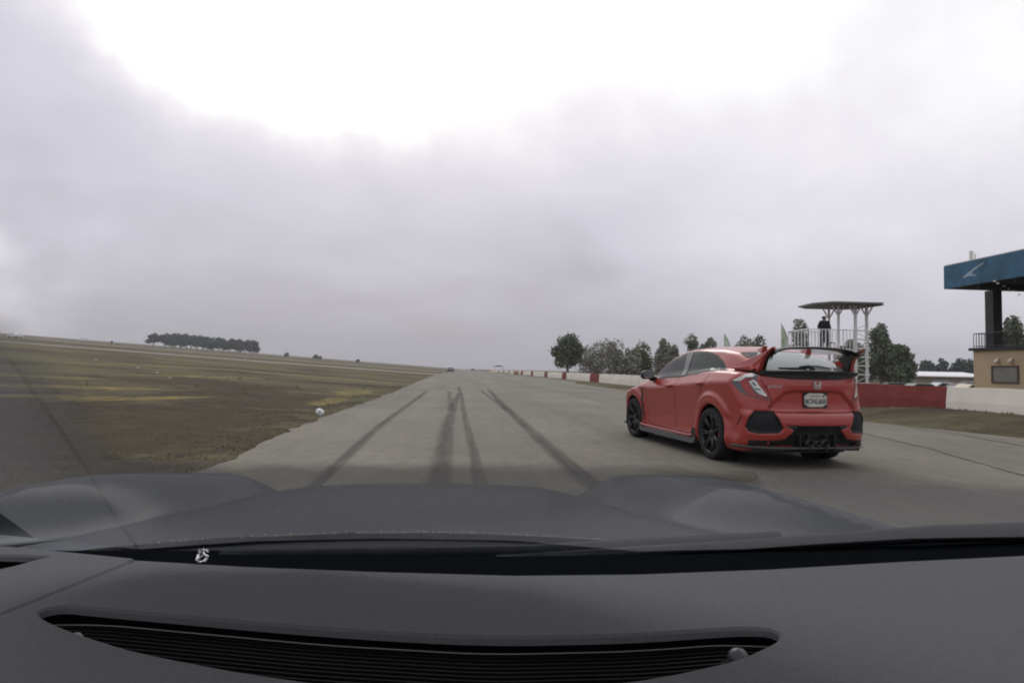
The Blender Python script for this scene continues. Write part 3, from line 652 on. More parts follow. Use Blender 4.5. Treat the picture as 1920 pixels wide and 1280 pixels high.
for i, (r, Y, lb) in enumerate(((-.70, 230, 'white pickup far off at the left edge of the field'), (-.598, 420, 'faint white van far off on the left skyline'))):
    X = r * Y; t = thing('white_van' if i else 'white_pickup', lb, 'van' if i else 'pickup', (X, Y, float(zt(X, Y))), R(80 + 10 * i))
    mb = MB(); mb.prism([(-2.4, .35), (-2.4, 1.1), (-.5, 1.15), (-.2, 1.8), (1.0, 1.8), (1.5, 1.15), (2.4, 1.0), (2.4, .35)] if i == 0 else [(-2.4, .35), (-2.4, 2.1), (1.3, 2.1), (1.9, 1.3), (2.5, 1.1), (2.5, .35)], 0, -.9, .9)
    mb.obj('body', mat('van_white', (.75, .75, .76), .4, coat=.3), t, bevel=.05)
    for y in (-1.5, 1.5):
        for sx_ in (-1, 1): mb = MB(); mb.lathe([(0, .05), (0, .34), (.2 * sx_, .34), (.2 * sx_, .05)], (sx_ * .72, y, .34), 14); mb.obj('wheel', KD, t)

# litter by the road edge
t = tag(None or thing('litter_bag', 'crumpled white plastic bag lying on the grass at the left road edge', 'bag', (-3.28, 14.4, 0), scale=(.75, .75, .75)))
mb = MB(); rg = np.random.default_rng(5); vs = []; fs = []
for i in range(7):
    for j in range(10):
        th = math.pi * i / 6; ph = 2 * math.pi * j / 10; r = rg.uniform(.6, 1.1)
        vs.append((.15 * r * math.sin(th) * math.cos(ph), .11 * r * math.sin(th) * math.sin(ph), .08 + .12 * r * math.cos(th)))
for i in range(6):
    for j in range(10): a = i * 10 + j; b_ = i * 10 + (j + 1) % 10; fs.append((a, b_, b_ + 10, a + 10))
mb.add(vs, fs); mb.obj('bag', mat('bag_white', (.72, .73, .76), .5), t)
# grass tufts along both verges: one mass
def tufts():
    V = []; F = []; rg = np.random.default_rng(9)
    def put(x, y, hgt, n):
        z = float(zt(x, y))
        for _ in range(n):
            a = rg.uniform(0, 6.28); l = hgt * rg.uniform(.4, 1.2); w = .007 + l * .03
            bx, by = x + rg.normal() * .05, y + rg.normal() * .05; o = len(V)
            tx, ty = bx + math.cos(a) * l * .55, by + math.sin(a) * l * .55
            V.extend([(bx - w * math.sin(a), by + w * math.cos(a), z), (bx + w * math.sin(a), by - w * math.cos(a), z), (tx, ty, z + l)]); F.append((o, o + 1, o + 2))
    for _ in range(900):
        y = 6 + 34 * rg.uniform() ** 1.6; e = np.interp(y, *zip(*LE)); x = e - .0 - abs(rg.exponential(1.1)); put(x, y, .028, 6)
    for _ in range(500):
        y = 8.5 + 34 * rg.uniform() ** 1.3; e = np.interp(y, *zip(*RE)); x = rg.uniform(e + .05, WALLX - .2); put(x, y, .035, 5)
    for _ in range(260):
        y = rg.uniform(8, 40); put(WALLX - .2 - abs(rg.normal()) * .1, y, .06, 6)
    for _ in range(30):   # bigger weeds
        y = rg.uniform(8, 34); put(-3.2 - rg.uniform() * 11, y, .12, 14)
    mb = MB(); mb.v = V; mb.f = F; mb.m = [0] * len(F)
    return tag(mb.obj('grass', mat('grass_blades', (.17, .15, .082), .9, spec=.1, var=.25, vscale=.6, col2=(.24, .21, .11))), 'short dry grass and weeds on the verges beside the road', 'grass', kind='stuff')
tufts()
# concrete strip at the foot of the far wall

#PART:CAR
# ------------------------------------------------------------------ red hatchback: body carved from a signed distance field
def smx(a, b, k):
    h = np.clip(.5 + .5 * (a - b) / k, 0, 1); return b + (a - b) * h + k * h * (1 - h)
def smn(a, b, k): return -smx(-a, -b, k)
def table(keys, sig, lo=-1.6, hi=4.2, n=1200):
    t = np.linspace(lo, hi, n); k = np.array(keys, float); v = np.interp(t, k[:, 0], k[:, 1]); w = int(3 * sig / (t[1] - t[0])) + 1
    g = np.exp(-.5 * (np.arange(-w, w + 1) * (t[1] - t[0]) / sig) ** 2); g /= g.sum()
    v = np.convolve(np.pad(v, w, 'edge'), g, 'valid'); return lambda x: np.interp(x, t, v)
W0 = table([(-1.1, .80), (-.98, .83), (-.85, .865), (-.7, .885), (-.4, .905), (0, .915), (.45, .905), (1.0, .888), (1.6, .885), (2.2, .90), (2.7, .915), (3.1, .89), (3.35, .80), (3.5, .66), (3.6, .45)], .05)
ZC = table([(-1.1, 1.0), (-.5, .995), (0, .985), (.6, .945), (1.1, .918), (1.85, .855), (2.7, .86), (3.5, .74)], .12)
ZD = table([(-1.0, 1.11), (-.6, 1.14), (0, 1.15), (.5, 1.13), (1.1, 1.10), (1.9, 1.05), (2.4, .985), (2.8, .905), (3.2, .83), (3.45, .73), (3.6, .6)], .05)
ZR = table([(-1.1, .98), (-.86, 1.105), (-.7, 1.205), (-.5, 1.305), (-.2, 1.402), (.15, 1.450), (.7, 1.470), (1.2, 1.458), (1.7, 1.362), (2.1, 1.185), (2.5, .96), (2.9, .75)], .06)
G0 = table([(-1.1, .62), (-.8, .68), (-.4, .755), (0, .795), (.8, .812), (1.6, .795), (2.1, .74), (2.5, .60)], .08)
RY = table([(.1, -.80), (.2, -.87), (.28, -.93), (.40, -.972), (.52, -.985), (.60, -.978), (.645, -.955), (.66, -.925), (.75, -.915), (.92, -.915), (1.02, -.90), (1.08, -.885), (1.15, -.80), (1.5, -.5)], .010, 0, 1.6, 800)
OFF = table([(-.85, .10), (-.78, .035), (-.70, .015), (-.60, .030), (-.45, .040), (-.3, .026), (-.15, .010), (-.03, .0), (0, .002), (.04, .028), (.1, .065), (.2, .125), (.3, .20), (.5, .35)], .012, -1.0, .8, 800)
WELL = .362; WZ = .335; WB = 2.70
def inpoly(px, pz, poly):
    r = np.zeros(np.shape(px), bool); n = len(poly)
    for i in range(n):
        x0, z0 = poly[i]; x1, z1 = poly[(i + 1) % n]
        c = (z0 > pz) != (z1 > pz); r ^= c & (px < (x1 - x0) * (pz - z0) / (z1 - z0 + 1e-12) + x0)
    return r
def sdpoly(px, pz, poly):
    d = np.full(np.shape(px), 9.0); n = len(poly)
    for i in range(n):
        a = np.array(poly[i]); b = np.array(poly[(i + 1) % n]); e = b - a; t = np.clip(((px - a[0]) * e[0] + (pz - a[1]) * e[1]) / (e @ e), 0, 1)
        d = np.minimum(d, np.hypot(px - a[0] - t * e[0], pz - a[1] - t * e[1]))
    return np.where(inpoly(px, pz, poly), -d, d)
RECESS = [(-.4, .905), (.30, .905), (.40, .885), (.53, .78), (.60, .70), (.58, .655), (-.4, .655)]
VENT = [(.351, .473), (.303, .587), (.237, .673), (.017, .668), (-.047, .58), (-.088, .474), (-.043, .415), (.077, .397), (.301, .412)]
DIFF = [(-.4, .51), (.45, .51), (.33, .45), (.43, .355), (.60, .325), (.60, .24), (-.4, .24)]
def carsdf(x, y, z):
    ax = np.abs(x)
    def arch(y0):
        r = np.hypot(y - y0, z - WZ); b = np.exp(-((r - .40) / .062) ** 2) * .040 * sstep(.16, .34, z)
        b += .026 * np.exp(-((r - .475) / .032) ** 2) * sstep(.50, .66, z); return b
    w = W0(y) - OFF(z - ZC(y)) + arch(0) + arch(WB) * .9
    d1 = (ax - w) * .93
    d2 = (z - (ZD(y) - (.03 + .07 * sstep(1.9, 2.6, y) + .05 * sstep(-.3, -.9, y)) * (ax / .9) ** 2.2)) * .9
    yr = RY(z) + .34 * np.clip(ax / .93, 0, 1.1) ** 5 * (1 + .35 * sstep(.7, 1.0, z)) + .05 * (ax / .9) ** 2
    rec = 1 - sstep(-.03, .012, sdpoly(ax, z, RECESS)); yr = yr + .030 * rec
    vt = 1 - sstep(-.035, .006, sdpoly((-ax - y) * .70711, z, VENT)); yr = yr + .045 * vt
    df = 1 - sstep(-.03, .004, sdpoly(ax, z, DIFF)); yr = yr + .07 * df
    d4 = (yr - y) * .9
    d3 = (y - (3.56 - .40 * (ax / .9) ** 3.2 - .5 * np.maximum(0, z - .62))) * .9
    zb = .175 + .05 * sstep(-.45, -.75, y) * 0 + .10 * sstep(-.55, -.95, y)
    d5 = zb - z
    lo = smx(smx(smx(d1, d2, .035), smx(d3, d4, .03), .045), d5, .02)
    g1 = (ax - (G0(y) - .48 * (z - 1.0) - .05 * np.maximum(z - 1.25, 0))) * .88
    g2 = (z - (ZR(y) - .050 * (ax / .6) ** 2.4)) * .85
    gh = smx(smx(g1, g2, .045), .95 - z, .02)
    gh = smx(gh, np.maximum(d4, d3), .03)
    b = smn(lo, gh, .030)
    # wheel housings
    for y0 in (0, WB):
        c = np.hypot(y - y0, z - WZ) - WELL; c = np.maximum(c, .60 - ax); b = smx(b, -c, .008)
    # scoop behind the front wheel
    return b
def surface_nets(f, lo, hi, h):
    n = [int(round((hi[i] - lo[i]) / h)) + 1 for i in range(3)]
    ax = [np.linspace(lo[i], hi[i], n[i]) for i in range(3)]
    D = np.empty(n, np.float32)
    Y, Z = np.meshgrid(ax[1], ax[2], indexing='ij')
    for i, x in enumerate(ax[0]): D[i] = f(np.full(Y.shape, x), Y, Z)
    s = D < 0; c = [a - 1 for a in n]
    cnt = np.zeros(c, int); P = np.zeros(c + [3]); K = np.zeros(c)
    def cor(i, j, k, A): return A[i:i + c[0], j:j + c[1], k:k + c[2]]
    for a in range(3):
        for u in (0, 1):
            for v in (0, 1):
                o = [0, 0, 0]; o[(a + 1) % 3] = u; o[(a + 2) % 3] = v; p = list(o); p[a] = 1
                d0 = cor(*o, D); d1 = cor(*p, D); m = cor(*o, s) != cor(*p, s); t = np.where(m, d0 / np.where(m, d0 - d1, 1), 0)
                q = np.zeros(c + [3]); q[..., 0] = o[0]; q[..., 1] = o[1]; q[..., 2] = o[2]; q[..., a] = t
                P += q * m[..., None]; K += m
    act = K > 0; idx = -np.ones(c, int); idx[act] = np.arange(act.sum()); I = np.argwhere(act)
    V = (I + P[act] / K[act][:, None]) * h + np.array(lo)
    F = []
    for a in range(3):
        b, d = (a + 1) % 3, (a + 2) % 3
        sl = [slice(0, c[i]) for i in range(3)]; sl[b] = slice(1, c[b]); sl[d] = slice(1, c[d])
        s0 = s[tuple(sl)]; sh = list(sl); sh[a] = slice(1, c[a] + 1); s1 = s[tuple(sh)]
        m = np.argwhere(s0 != s1); 
        if not len(m): continue
        flip = s0[tuple(m.T)]; m[:, b] += 1; m[:, d] += 1
        def g(db, dd): q = m.copy(); q[:, b] -= db; q[:, d] -= dd; return idx[tuple(q.T)]
        qd = np.stack([g(0, 0), g(1, 0), g(1, 1), g(0, 1)], -1); qd[~flip] = qd[~flip][:, ::-1]
        F.append(qd)
    return V, np.concatenate(F)
def grad(f, P, e=.002):
    return np.stack([(f(P[:, 0] + e * (i == 0), P[:, 1] + e * (i == 1), P[:, 2] + e * (i == 2)) - f(P[:, 0] - e * (i == 0), P[:, 1] - e * (i == 1), P[:, 2] - e * (i == 2))) / (2 * e) for i in range(3)], -1)
def sdf_mesh(name, f, lo, hi, h, m, parent):
    V, F = surface_nets(f, lo, hi, h)
    for _ in range(2):
        g = grad(f, V); d = f(*V.T); V = V - g * (np.clip(d, -h, h) / np.maximum((g * g).sum(1), .2))[:, None]
    me = bpy.data.meshes.new(name); me.from_pydata(V.tolist(), [], F.tolist()); me.materials.append(m); me.shade_smooth()
    try: me.set_sharp_from_angle(angle=R(38))
    except Exception: pass
    o = bpy.data.objects.new(name, me); COL.objects.link(o); o.parent = parent; return o
def smooth_poly(poly, it=2, sharp=()):
    P = [np.array(p, float) for p in poly]
    for _ in range(it):
        Q = []
        for i in range(len(P)):
            a, b = P[i], P[(i + 1) % len(P)]; Q += [a * .8 + b * .2, a * .2 + b * .8]
        P = Q
    return [tuple(p) for p in P]
def patch(name, poly, view, m, parent, off=.003, thick=.008, res=.03, mirror=False, f=None, shift=0, start=None):
    """a flush panel following the body: poly in (x,z) for the rear view, (y,z) for the left side view, (x,y) from above"""
    f = f or carsdf; B = []
    for i in range(len(poly)):
        a = np.array(poly[i]); b = np.array(poly[(i + 1) % len(poly)]); k = max(1, int(np.linalg.norm(b - a) / res))
        B += [tuple(a + (b - a) * j / k) for j in range(k)]
    P = np.array(B); lo, hi = P.min(0), P.max(0)
    gx, gy = np.meshgrid(np.arange(lo[0], hi[0], res), np.arange(lo[1], hi[1], res)); gx = gx.ravel() + .0007; gy = gy.ravel() + .0011
    k = sdpoly(gx, gy, [tuple(p) for p in poly]) < -res * .4
    pts = [Vector(p) for p in B] + [Vector((a, b)) for a, b in zip(gx[k], gy[k])]
    n = len(B); vs, es, fs, *_ = delaunay_2d_cdt(pts, [], [list(range(n))], 1, 1e-6)
    q = np.array([tuple(v) for v in vs])
    def to3(t):
        if view == 'rear': return np.stack([q[:, 0], t, q[:, 1]], -1)
        if view == 'diag': return np.stack([.70711 * (q[:, 0] + t), .70711 * (t - q[:, 0]), q[:, 1]], -1)
        if view == 'left': return np.stack([t, q[:, 0], q[:, 1]], -1)
        return np.stack([q[:, 0], q[:, 1], t], -1)
    s0, s1 = {'rear': (-1.25, .3), 'left': (-1.1, -.3), 'diag': (-1.6, -.6), 'top': (1.7, .5)}[view]
    if start: s0, s1 = start
    t = np.full(len(q), s0); done = np.zeros(len(q), bool); prev = t.copy(); best = np.full(len(q), 9.); bt = t.copy()
    for s in np.linspace(s0, s1, 160):
        p = to3(np.full(len(q), s)); d = f(*p.T); hit = (d < 0) & ~done; t[hit] = s; done |= hit
        up = ~done & (d < best); best[up] = d[up]; bt[up] = s
    a = t - (s1 - s0) / 159; b = t.copy()
    for _ in range(14):
        mid = (a + b) / 2; d = f(*to3(mid).T); a = np.where(d < 0, a, mid); b = np.where(d < 0, mid, b)
    t = np.where(done, (a + b) / 2, bt); p = to3(t); g = grad(f, p, .006); g /= np.maximum(np.linalg.norm(g, axis=1), 1e-6)[:, None]
    top = p + g * off; bot = p + g * (off - thick)
    cen = np.array([q[list(F_)].mean(0) for F_ in fs]); k_ = inpoly(cen[:, 0], cen[:, 1], [tuple(p_) for p_ in poly]); fs = [F_ for F_, kk_ in zip(fs, k_) if kk_]
    # boundary loop
    from collections import Counter
    ed = Counter()
    for F_ in fs:
        for i in range(len(F_)): ed[tuple(sorted((F_[i], F_[(i + 1) % len(F_)])))] += 1
    N_ = len(q); faces = [tuple(F_) for F_ in fs]
    for F_ in fs:
        for i in range(len(F_)):
            a_, b_ = F_[i], F_[(i + 1) % len(F_)]
            if ed[tuple(sorted((a_, b_)))] == 1: faces.append((b_, a_, a_ + N_, b_ + N_))
    V = np.concatenate([top, bot])
    objs = []
    for sg in ((1, -1) if mirror else (1,)):
        VV = V.copy(); VV[:, 0] *= sg
        me = bpy.data.meshes.new(name); me.from_pydata(VV.tolist(), [], faces); me.materials.append(m)
        bm = bmesh.new(); bm.from_mesh(me); bmesh.ops.recalc_face_normals(bm, faces=bm.faces); bm.to_mesh(me); bm.free(); me.shade_smooth()
        try: me.set_sharp_from_angle(angle=R(50))
        except Exception: pass
        o = bpy.data.objects.new(name, me); COL.objects.link(o); o.parent = parent; objs.append(o)
    return objs if mirror else objs[0]
def ribbon(pts, w):
    """closed outline of a thin line through pts"""
    P = np.array(pts, float); T = np.gradient(P, axis=0); T /= np.linalg.norm(T, axis=1)[:, None]; Nn = np.stack([-T[:, 1], T[:, 0]], -1) * w
    return [tuple(p) for p in np.concatenate([P + Nn, (P - Nn)[::-1]])]

RED = mat('car_red_paint', (.33, .034, .026), .34, spec=.5, coat=.6, coat_rough=.12)
BLK = mat('car_black_trim', (.018, .019, .020), .42, spec=.4, var=.15, vscale=20)
BLKG = mat('car_gloss_black', (.008, .011, .012), .25, spec=.25, coat=.1)
MESHM = mat('car_black_mesh', (.012, .014, .015), .7, spec=.3, var=.4, vscale=90)
GLS = mat('car_glass', (.018, .028, .027), .08, spec=.18)
RGLS = mat('car_rear_glass', (.16, .19, .19), .06, spec=.65, ior=1.9)
RUBR = mat('tyre_rubber', (.018, .018, .019), .8, spec=.3)
RIMM = mat('rim_black', (.020, .020, .022), .35, metal=.3, spec=.5)
CHR = mat('badge_chrome', (.62, .60, .58), .25, metal=.6)
LRED = mat('lamp_red', (.30, .016, .014), .15, coat=.5)
LCLR = mat('lamp_clear', (.62, .62, .60), .18, coat=.5, var=.25, vscale=14, col2=(.85, .85, .83))
LSMK = mat('lamp_smoke', (.06, .075, .075), .15, coat=.6)
DRED = mat('car_red_shadow_gap', (.02, .006, .006), .8)
CARB = mat('carbon_lip', (.05, .052, .055), .4, coat=.3, var=.3, vscale=60)

car = thing('red_hatchback', 'red five door hatchback with tall black and red rear wing', 'car', (4.194, 7.824, 0), .1021, None, (.978, .978, 1.048))
HRES = .016
sdf_mesh('body', carsdf, (-1.0, -1.05, .12), (1.0, 3.62, 1.5), HRES, RED, car)

# --- side glass: black surround, then panes
SURR = [(2.16, .985), (2.07, 1.085), (1.92, 1.165), (1.70, 1.262), (1.45, 1.345), (1.15, 1.392), (.90, 1.398), (.60, 1.386), (.27, 1.328), (.05, 1.243), (-.11, 1.142), (.25, 1.098), (.53, 1.066), (1.12, 1.018), (1.8, .992)]
patch('window_surround', SURR, 'left', BLK, car, .002, .01, .035, True)
FW = [(1.80, 1.006), (1.80, 1.070), (1.63, 1.160), (1.42, 1.250), (1.20, 1.312), (1.155, 1.22), (1.10, 1.10), (1.055, 1.036)]
BW = [(.880, 1.058), (.905, 1.12), (.955, 1.368), (.60, 1.362), (.29, 1.310), (.07, 1.228), (-.03, 1.150), (.25, 1.115), (.54, 1.084)]
for o in patch('side_window', FW, 'left', GLS, car, .006, .006, .03, True): o['label'] = 'front side window'
for o in patch('side_window', BW, 'left', GLS, car, .006, .006, .03, True): o['label'] = 'rear side window'
for o in patch('pillar_trim', [(1.035, 1.034), (1.085, 1.11), (1.14, 1.23), (1.185, 1.345), (1.13, 1.372), (1.00, 1.380), (.935, 1.12), (.912, 1.052)], 'left', mat('pillar_grey', (.085, .088, .092), .35, coat=.3), car, .0085, .008, .03, True): pass
# --- windscreen
patch('windscreen', [(-.66, 2.28), (-.55, 1.62), (0, 1.56), (.55, 1.62), (.66, 2.28), (0, 2.42)], 'top', GLS, car, .004, .01, .05)
# --- panel gaps
for pts in ([(1.08, 1.02), (1.14, .80), (1.13, .5), (1.10, .27), (.6, .26)], [(2.28, .86), (2.16, .70), (2.14, .45), (2.10, .27), (1.2, .26)], [(.10, 1.11), (.20, .95), (.34, .80)], [(.56, .45), (.6, .27)]):
    P = np.array(pts); s = np.linspace(0, len(P) - 1, 4 * len(P)); pp = np.stack([np.interp(s, range(len(P)), P[:, i]) for i in (0, 1)], -1)
    patch('panel_gap', ribbon(pp, .004), 'left', DRED, car, .0012, .004, .03, True)
# --- door handles
for y, z in ((1.30, .893), (.28, .950)):
    for sg in (-1, 1):
        mb = MB(); xx = sg * (.905 if y > 1 else .915)
        mb.tube([(xx - sg * .03, y + .10, z - .006), (xx + sg * .012, y + .07, z), (xx + sg * .018, y, z + .004), (xx + sg * .012, y - .07, z + .006), (xx - sg * .03, y - .10, z + .006)], [.012, .017, .018, .017, .012], 8)
        mb.obj('door_handle', RED, car, True)
for o in patch('handle_cup', smooth_poly([(1.38, .872), (1.38, .908), (1.22, .914), (1.22, .876)]), 'left', DRED, car, .001, .004, .03, True): pass
for o in patch('handle_cup', smooth_poly([(.36, .932), (.36, .966), (.20, .970), (.20, .934)]), 'left', DRED, car, .001, .004, .03, True): pass
# --- fender vent, arch liners, sill
patch('fender_vent', [(2.31, .83), (2.37, .84), (2.345, .60), (2.27, .33), (2.24, .33), (2.30, .60)], 'left', BLK, car, .003, .006, .03, True)
for sg in (-1, 1):
    mb = MB(); prf = [(2.36, .255), (2.30, .225), (1.2, .222), (.46, .225), (.40, .26)]
    vs = []
    for y, z in prf: vs += [(sg * .80, y, z), (sg * .925, y, z - .01), (sg * .935, y, z - .075), (sg * .80, y, z - .085)]
    fs = [(4 * i + a, 4 * i + (a + 1) % 4, 4 * i + 4 + (a + 1) % 4, 4 * i + 4 + a) for i in range(4) for a in range(4)] + [(0, 1, 2, 3), (16, 17, 18, 19)]
    mb.add(vs, fs); mb.obj('side_skirt', CARB, car)
    mb = MB(); mb.tube([(sg * .925, 2.34, .262), (sg * .93, 2.2, .25), (sg * .93, .6, .25), (sg * .925, .47, .262)], .016, 6); mb.obj('skirt_line', RED, car)
    # rear arch flap ahead of the wheel
    mb = MB(); mb.prism([(.60, .17), (.46, .36), (.40, .36), (.37, .17)], 0, sg * .82, sg * .925); mb.obj('arch_flap', BLK, car)
# underside and housings
mb = MB(); mb.box((-.70, -.55, .15), (.70, 3.3, .24)); mb.box((-.72, -.80, .20), (.72, -.55, .24)); mb.obj('underbody', BLK, car)
for y0 in (0, WB):
    for sg in (-1, 1):
        mb = MB(); n = 20
        vs = []; 
        for i in range(n + 1):
            a = math.pi * (-.12 + 1.24 * i / n); vs += [(sg * .60, y0 + (WELL + .002) * math.cos(a), WZ + (WELL + .002) * math.sin(a)), (sg * .89, y0 + (WELL - .003) * math.cos(a), WZ + (WELL - .003) * math.sin(a))]
        mb.add(vs, [(2 * i, 2 * i + 1, 2 * i + 3, 2 * i + 2) for i in range(n)]); mb.add([(sg * .61, y0 + WELL * math.cos(a), WZ + WELL * math.sin(a)) for a in np.linspace(0, 2 * math.pi, 24, False)], [tuple(range(24))])
        mb.obj('wheel_housing', BLK, car)
# --- wheels
def make_wheel(sg, y0, steer=0, lb=None):
    w = bpy.data.objects.new('wheel', None); COL.objects.link(w); w.parent = car; w.location = (sg * .80, y0, .325); w.rotation_euler = (0, 0, steer)
    w.scale = (sg, 1, 1)
    mb = MB(); mb.lathe([(-.115, .235), (-.12, .27), (-.118, .305), (-.10, .322), (-.05, .328), (0, .329), (.05, .328), (.095, .322), (.115, .305), (.122, .27), (.112, .243), (.10, .235)], n=40)
    mb.obj('tyre', RUBR, w, True)
    mb = MB(); mb.lathe([(.108, .246), (.116, .242), (.112, .232), (.06, .225), (-.11, .222)], n=40); 
    for k in range(7):
        a = 2 * math.pi * k / 7
        for s_ in (-.12, .12):
            p0 = (.070, .05 * math.cos(a + s_ * 2), .05 * math.sin(a + s_ * 2)); p1 = (.082, .14 * math.cos(a + s_ * .7), .14 * math.sin(a + s_ * .7)); p2 = (.106, .232 * math.cos(a + s_), .232 * math.sin(a + s_))
            mb.tube([p0, p1, p2], [.018, .015, .012], 6)
    mb.obj('rim', RIMM, w, True)
    mb = MB(); mb.tube([(.04, 0, 0), (.085, 0, 0), (.092, 0, 0)], [.06, .055, .03], 16); mb.obj('hub', RIMM, w, True)
    mb = MB(); mb.lathe([(.01, .03), (.01, .165), (.03, .165), (.03, .03)], n=32); mb.obj('brake_disc', mat('disc_steel', (.10, .10, .10), .4, metal=.7), w)
    mb = MB(); mb.box((-.01, -.17, -.04), (.055, -.10, .10)); mb.obj('brake_caliper', mat('caliper_red', (.25, .02, .02), .4), w, bevel=.01)
    mb = MB(); mb.lathe([(-.1, .01), (-.1, .22)], n=24); mb.obj('inner_face', BLK, w)
for sg in (-1, 1):
    make_wheel(sg, 0); make_wheel(sg, WB, .03)
# --- mirrors
for sg in (-1, 1):
    mi = bpy.data.objects.new('door_mirror', None); COL.objects.link(mi); mi.parent = car; mi.location = (sg * .90, 1.98, 1.0); mi.scale = (sg, 1, 1)
    mb = MB(); n = 14; vs = []
    rings = [(.075, .80), (.045, .98), (0, 1), (-.045, .92), (-.075, .55), (-.085, .2)]
    for dy, s in rings:
        for k in range(n):
            a = 2 * math.pi * k / n; ca, sa = math.cos(a), math.sin(a)
            vs.append((.065 + .118 * s * np.sign(ca) * abs(ca) ** .75 + dy * .15, -dy, .045 + .070 * s * np.sign(sa) * abs(sa) ** .75 - .012 * ca))
    fs = [(i * n + k, i * n + (k + 1) % n, (i + 1) * n + (k + 1) % n, (i + 1) * n + k) for i in range(len(rings) - 1) for k in range(n)] + [tuple(range(n)), tuple((len(rings) - 1) * n + k for k in range(n))]
    mb.add(vs, fs); mb.obj('mirror_housing', BLKG, mi, True)
    mb = MB(); mb.add([(.065 + .098 * np.sign(math.cos(a)) * abs(math.cos(a)) ** .7, -.079, .045 + .052 * np.sign(math.sin(a)) * abs(math.sin(a)) ** .7 - .01 * math.cos(a)) for a in np.linspace(0, 2 * math.pi, 20, False)], [tuple(range(20))])
    mb.obj('mirror_glass', mat('mirror_silver', (.55, .58, .58), .08, metal=.9), mi)
    mb = MB(); mb.prism([(-.20, -.055), (-.02, -.055), (.03, -.02), (.02, .04), (-.06, .02), (-.20, -.01)], 1, -.03, .05); mb.obj('mirror_arm', BLKG, mi, bevel=.01)
# --- rear glass and black tailgate spoiler
RGL = [(-.565, 1.125), (-.56, 1.17), (-.52, 1.25), (-.46, 1.315), (-.38, 1.352), (0, 1.365), (.38, 1.352), (.46, 1.315), (.52, 1.25), (.56, 1.17), (.565, 1.125), (0, 1.135)]
patch('rear_glass_surround', [(x * 1.045, z + (.012 if z > 1.2 else -.01)) for x, z in RGL], 'rear', BLK, car, .002, .01, .035)
rg_ = patch('rear_window', RGL, 'rear', RGLS, car, .005, .006, .03)
# lower ducktail: black, sharp
mb = MB(); st = np.linspace(-.67, .67, 29); vs = []
for x in st:
    a = abs(x) / .67; y1 = -.955 + .10 * a ** 3; z1 = 1.118 + .012 * (1 - a ** 2)
    vs += [(x, -.80 + .05 * a ** 2, 1.115 + .020 * (1 - a)), (x, -.90 + .08 * a ** 3, z1 + .016), (x, y1, z1 + .004), (x, y1 + .004, z1 - .018), (x, y1 + .028, 1.085 + .010 * a ** 3), (x, -.925 + .10 * a ** 3, 1.040 + .045 * a ** 4), (x, -.885 + .12 * a ** 3, 1.030 + .045 * a ** 4), (x, -.82 + .1 * a ** 3, 1.06)]
fs = [(8 * i + k, 8 * i + (k + 1) % 8, 8 * i + 8 + (k + 1) % 8, 8 * i + 8 + k) for i in range(28) for k in range(8)] + [tuple(range(8)), tuple(28 * 8 + k for k in range(8))]
mb.add(vs, fs); o = mb.obj('tailgate_spoiler', BLK, car); smooth_angle(o, 40)
mb = MB(); mb.box((.30, -.962, 1.120), (.42, -.952, 1.128)); mb.box((-.42, -.962, 1.120), (-.36, -.952, 1.127))
# rear wiper
mb = MB(); mb.tube([(.02, -.86, 1.150), (.0, -.80, 1.185), (-.12, -.78, 1.178)], [.024, .022, .012], 8); mb.tube([(0, -.80, 1.187), (.16, -.755, 1.190), (.34, -.775, 1.166)], [.014, .011, .009], 6); mb.tube([(-.42, -.80, 1.158), (-.20, -.795, 1.160), (-.02, -.79, 1.166)], [.012, .014, .012], 6)
mb.obj('rear_wiper', BLK, car)
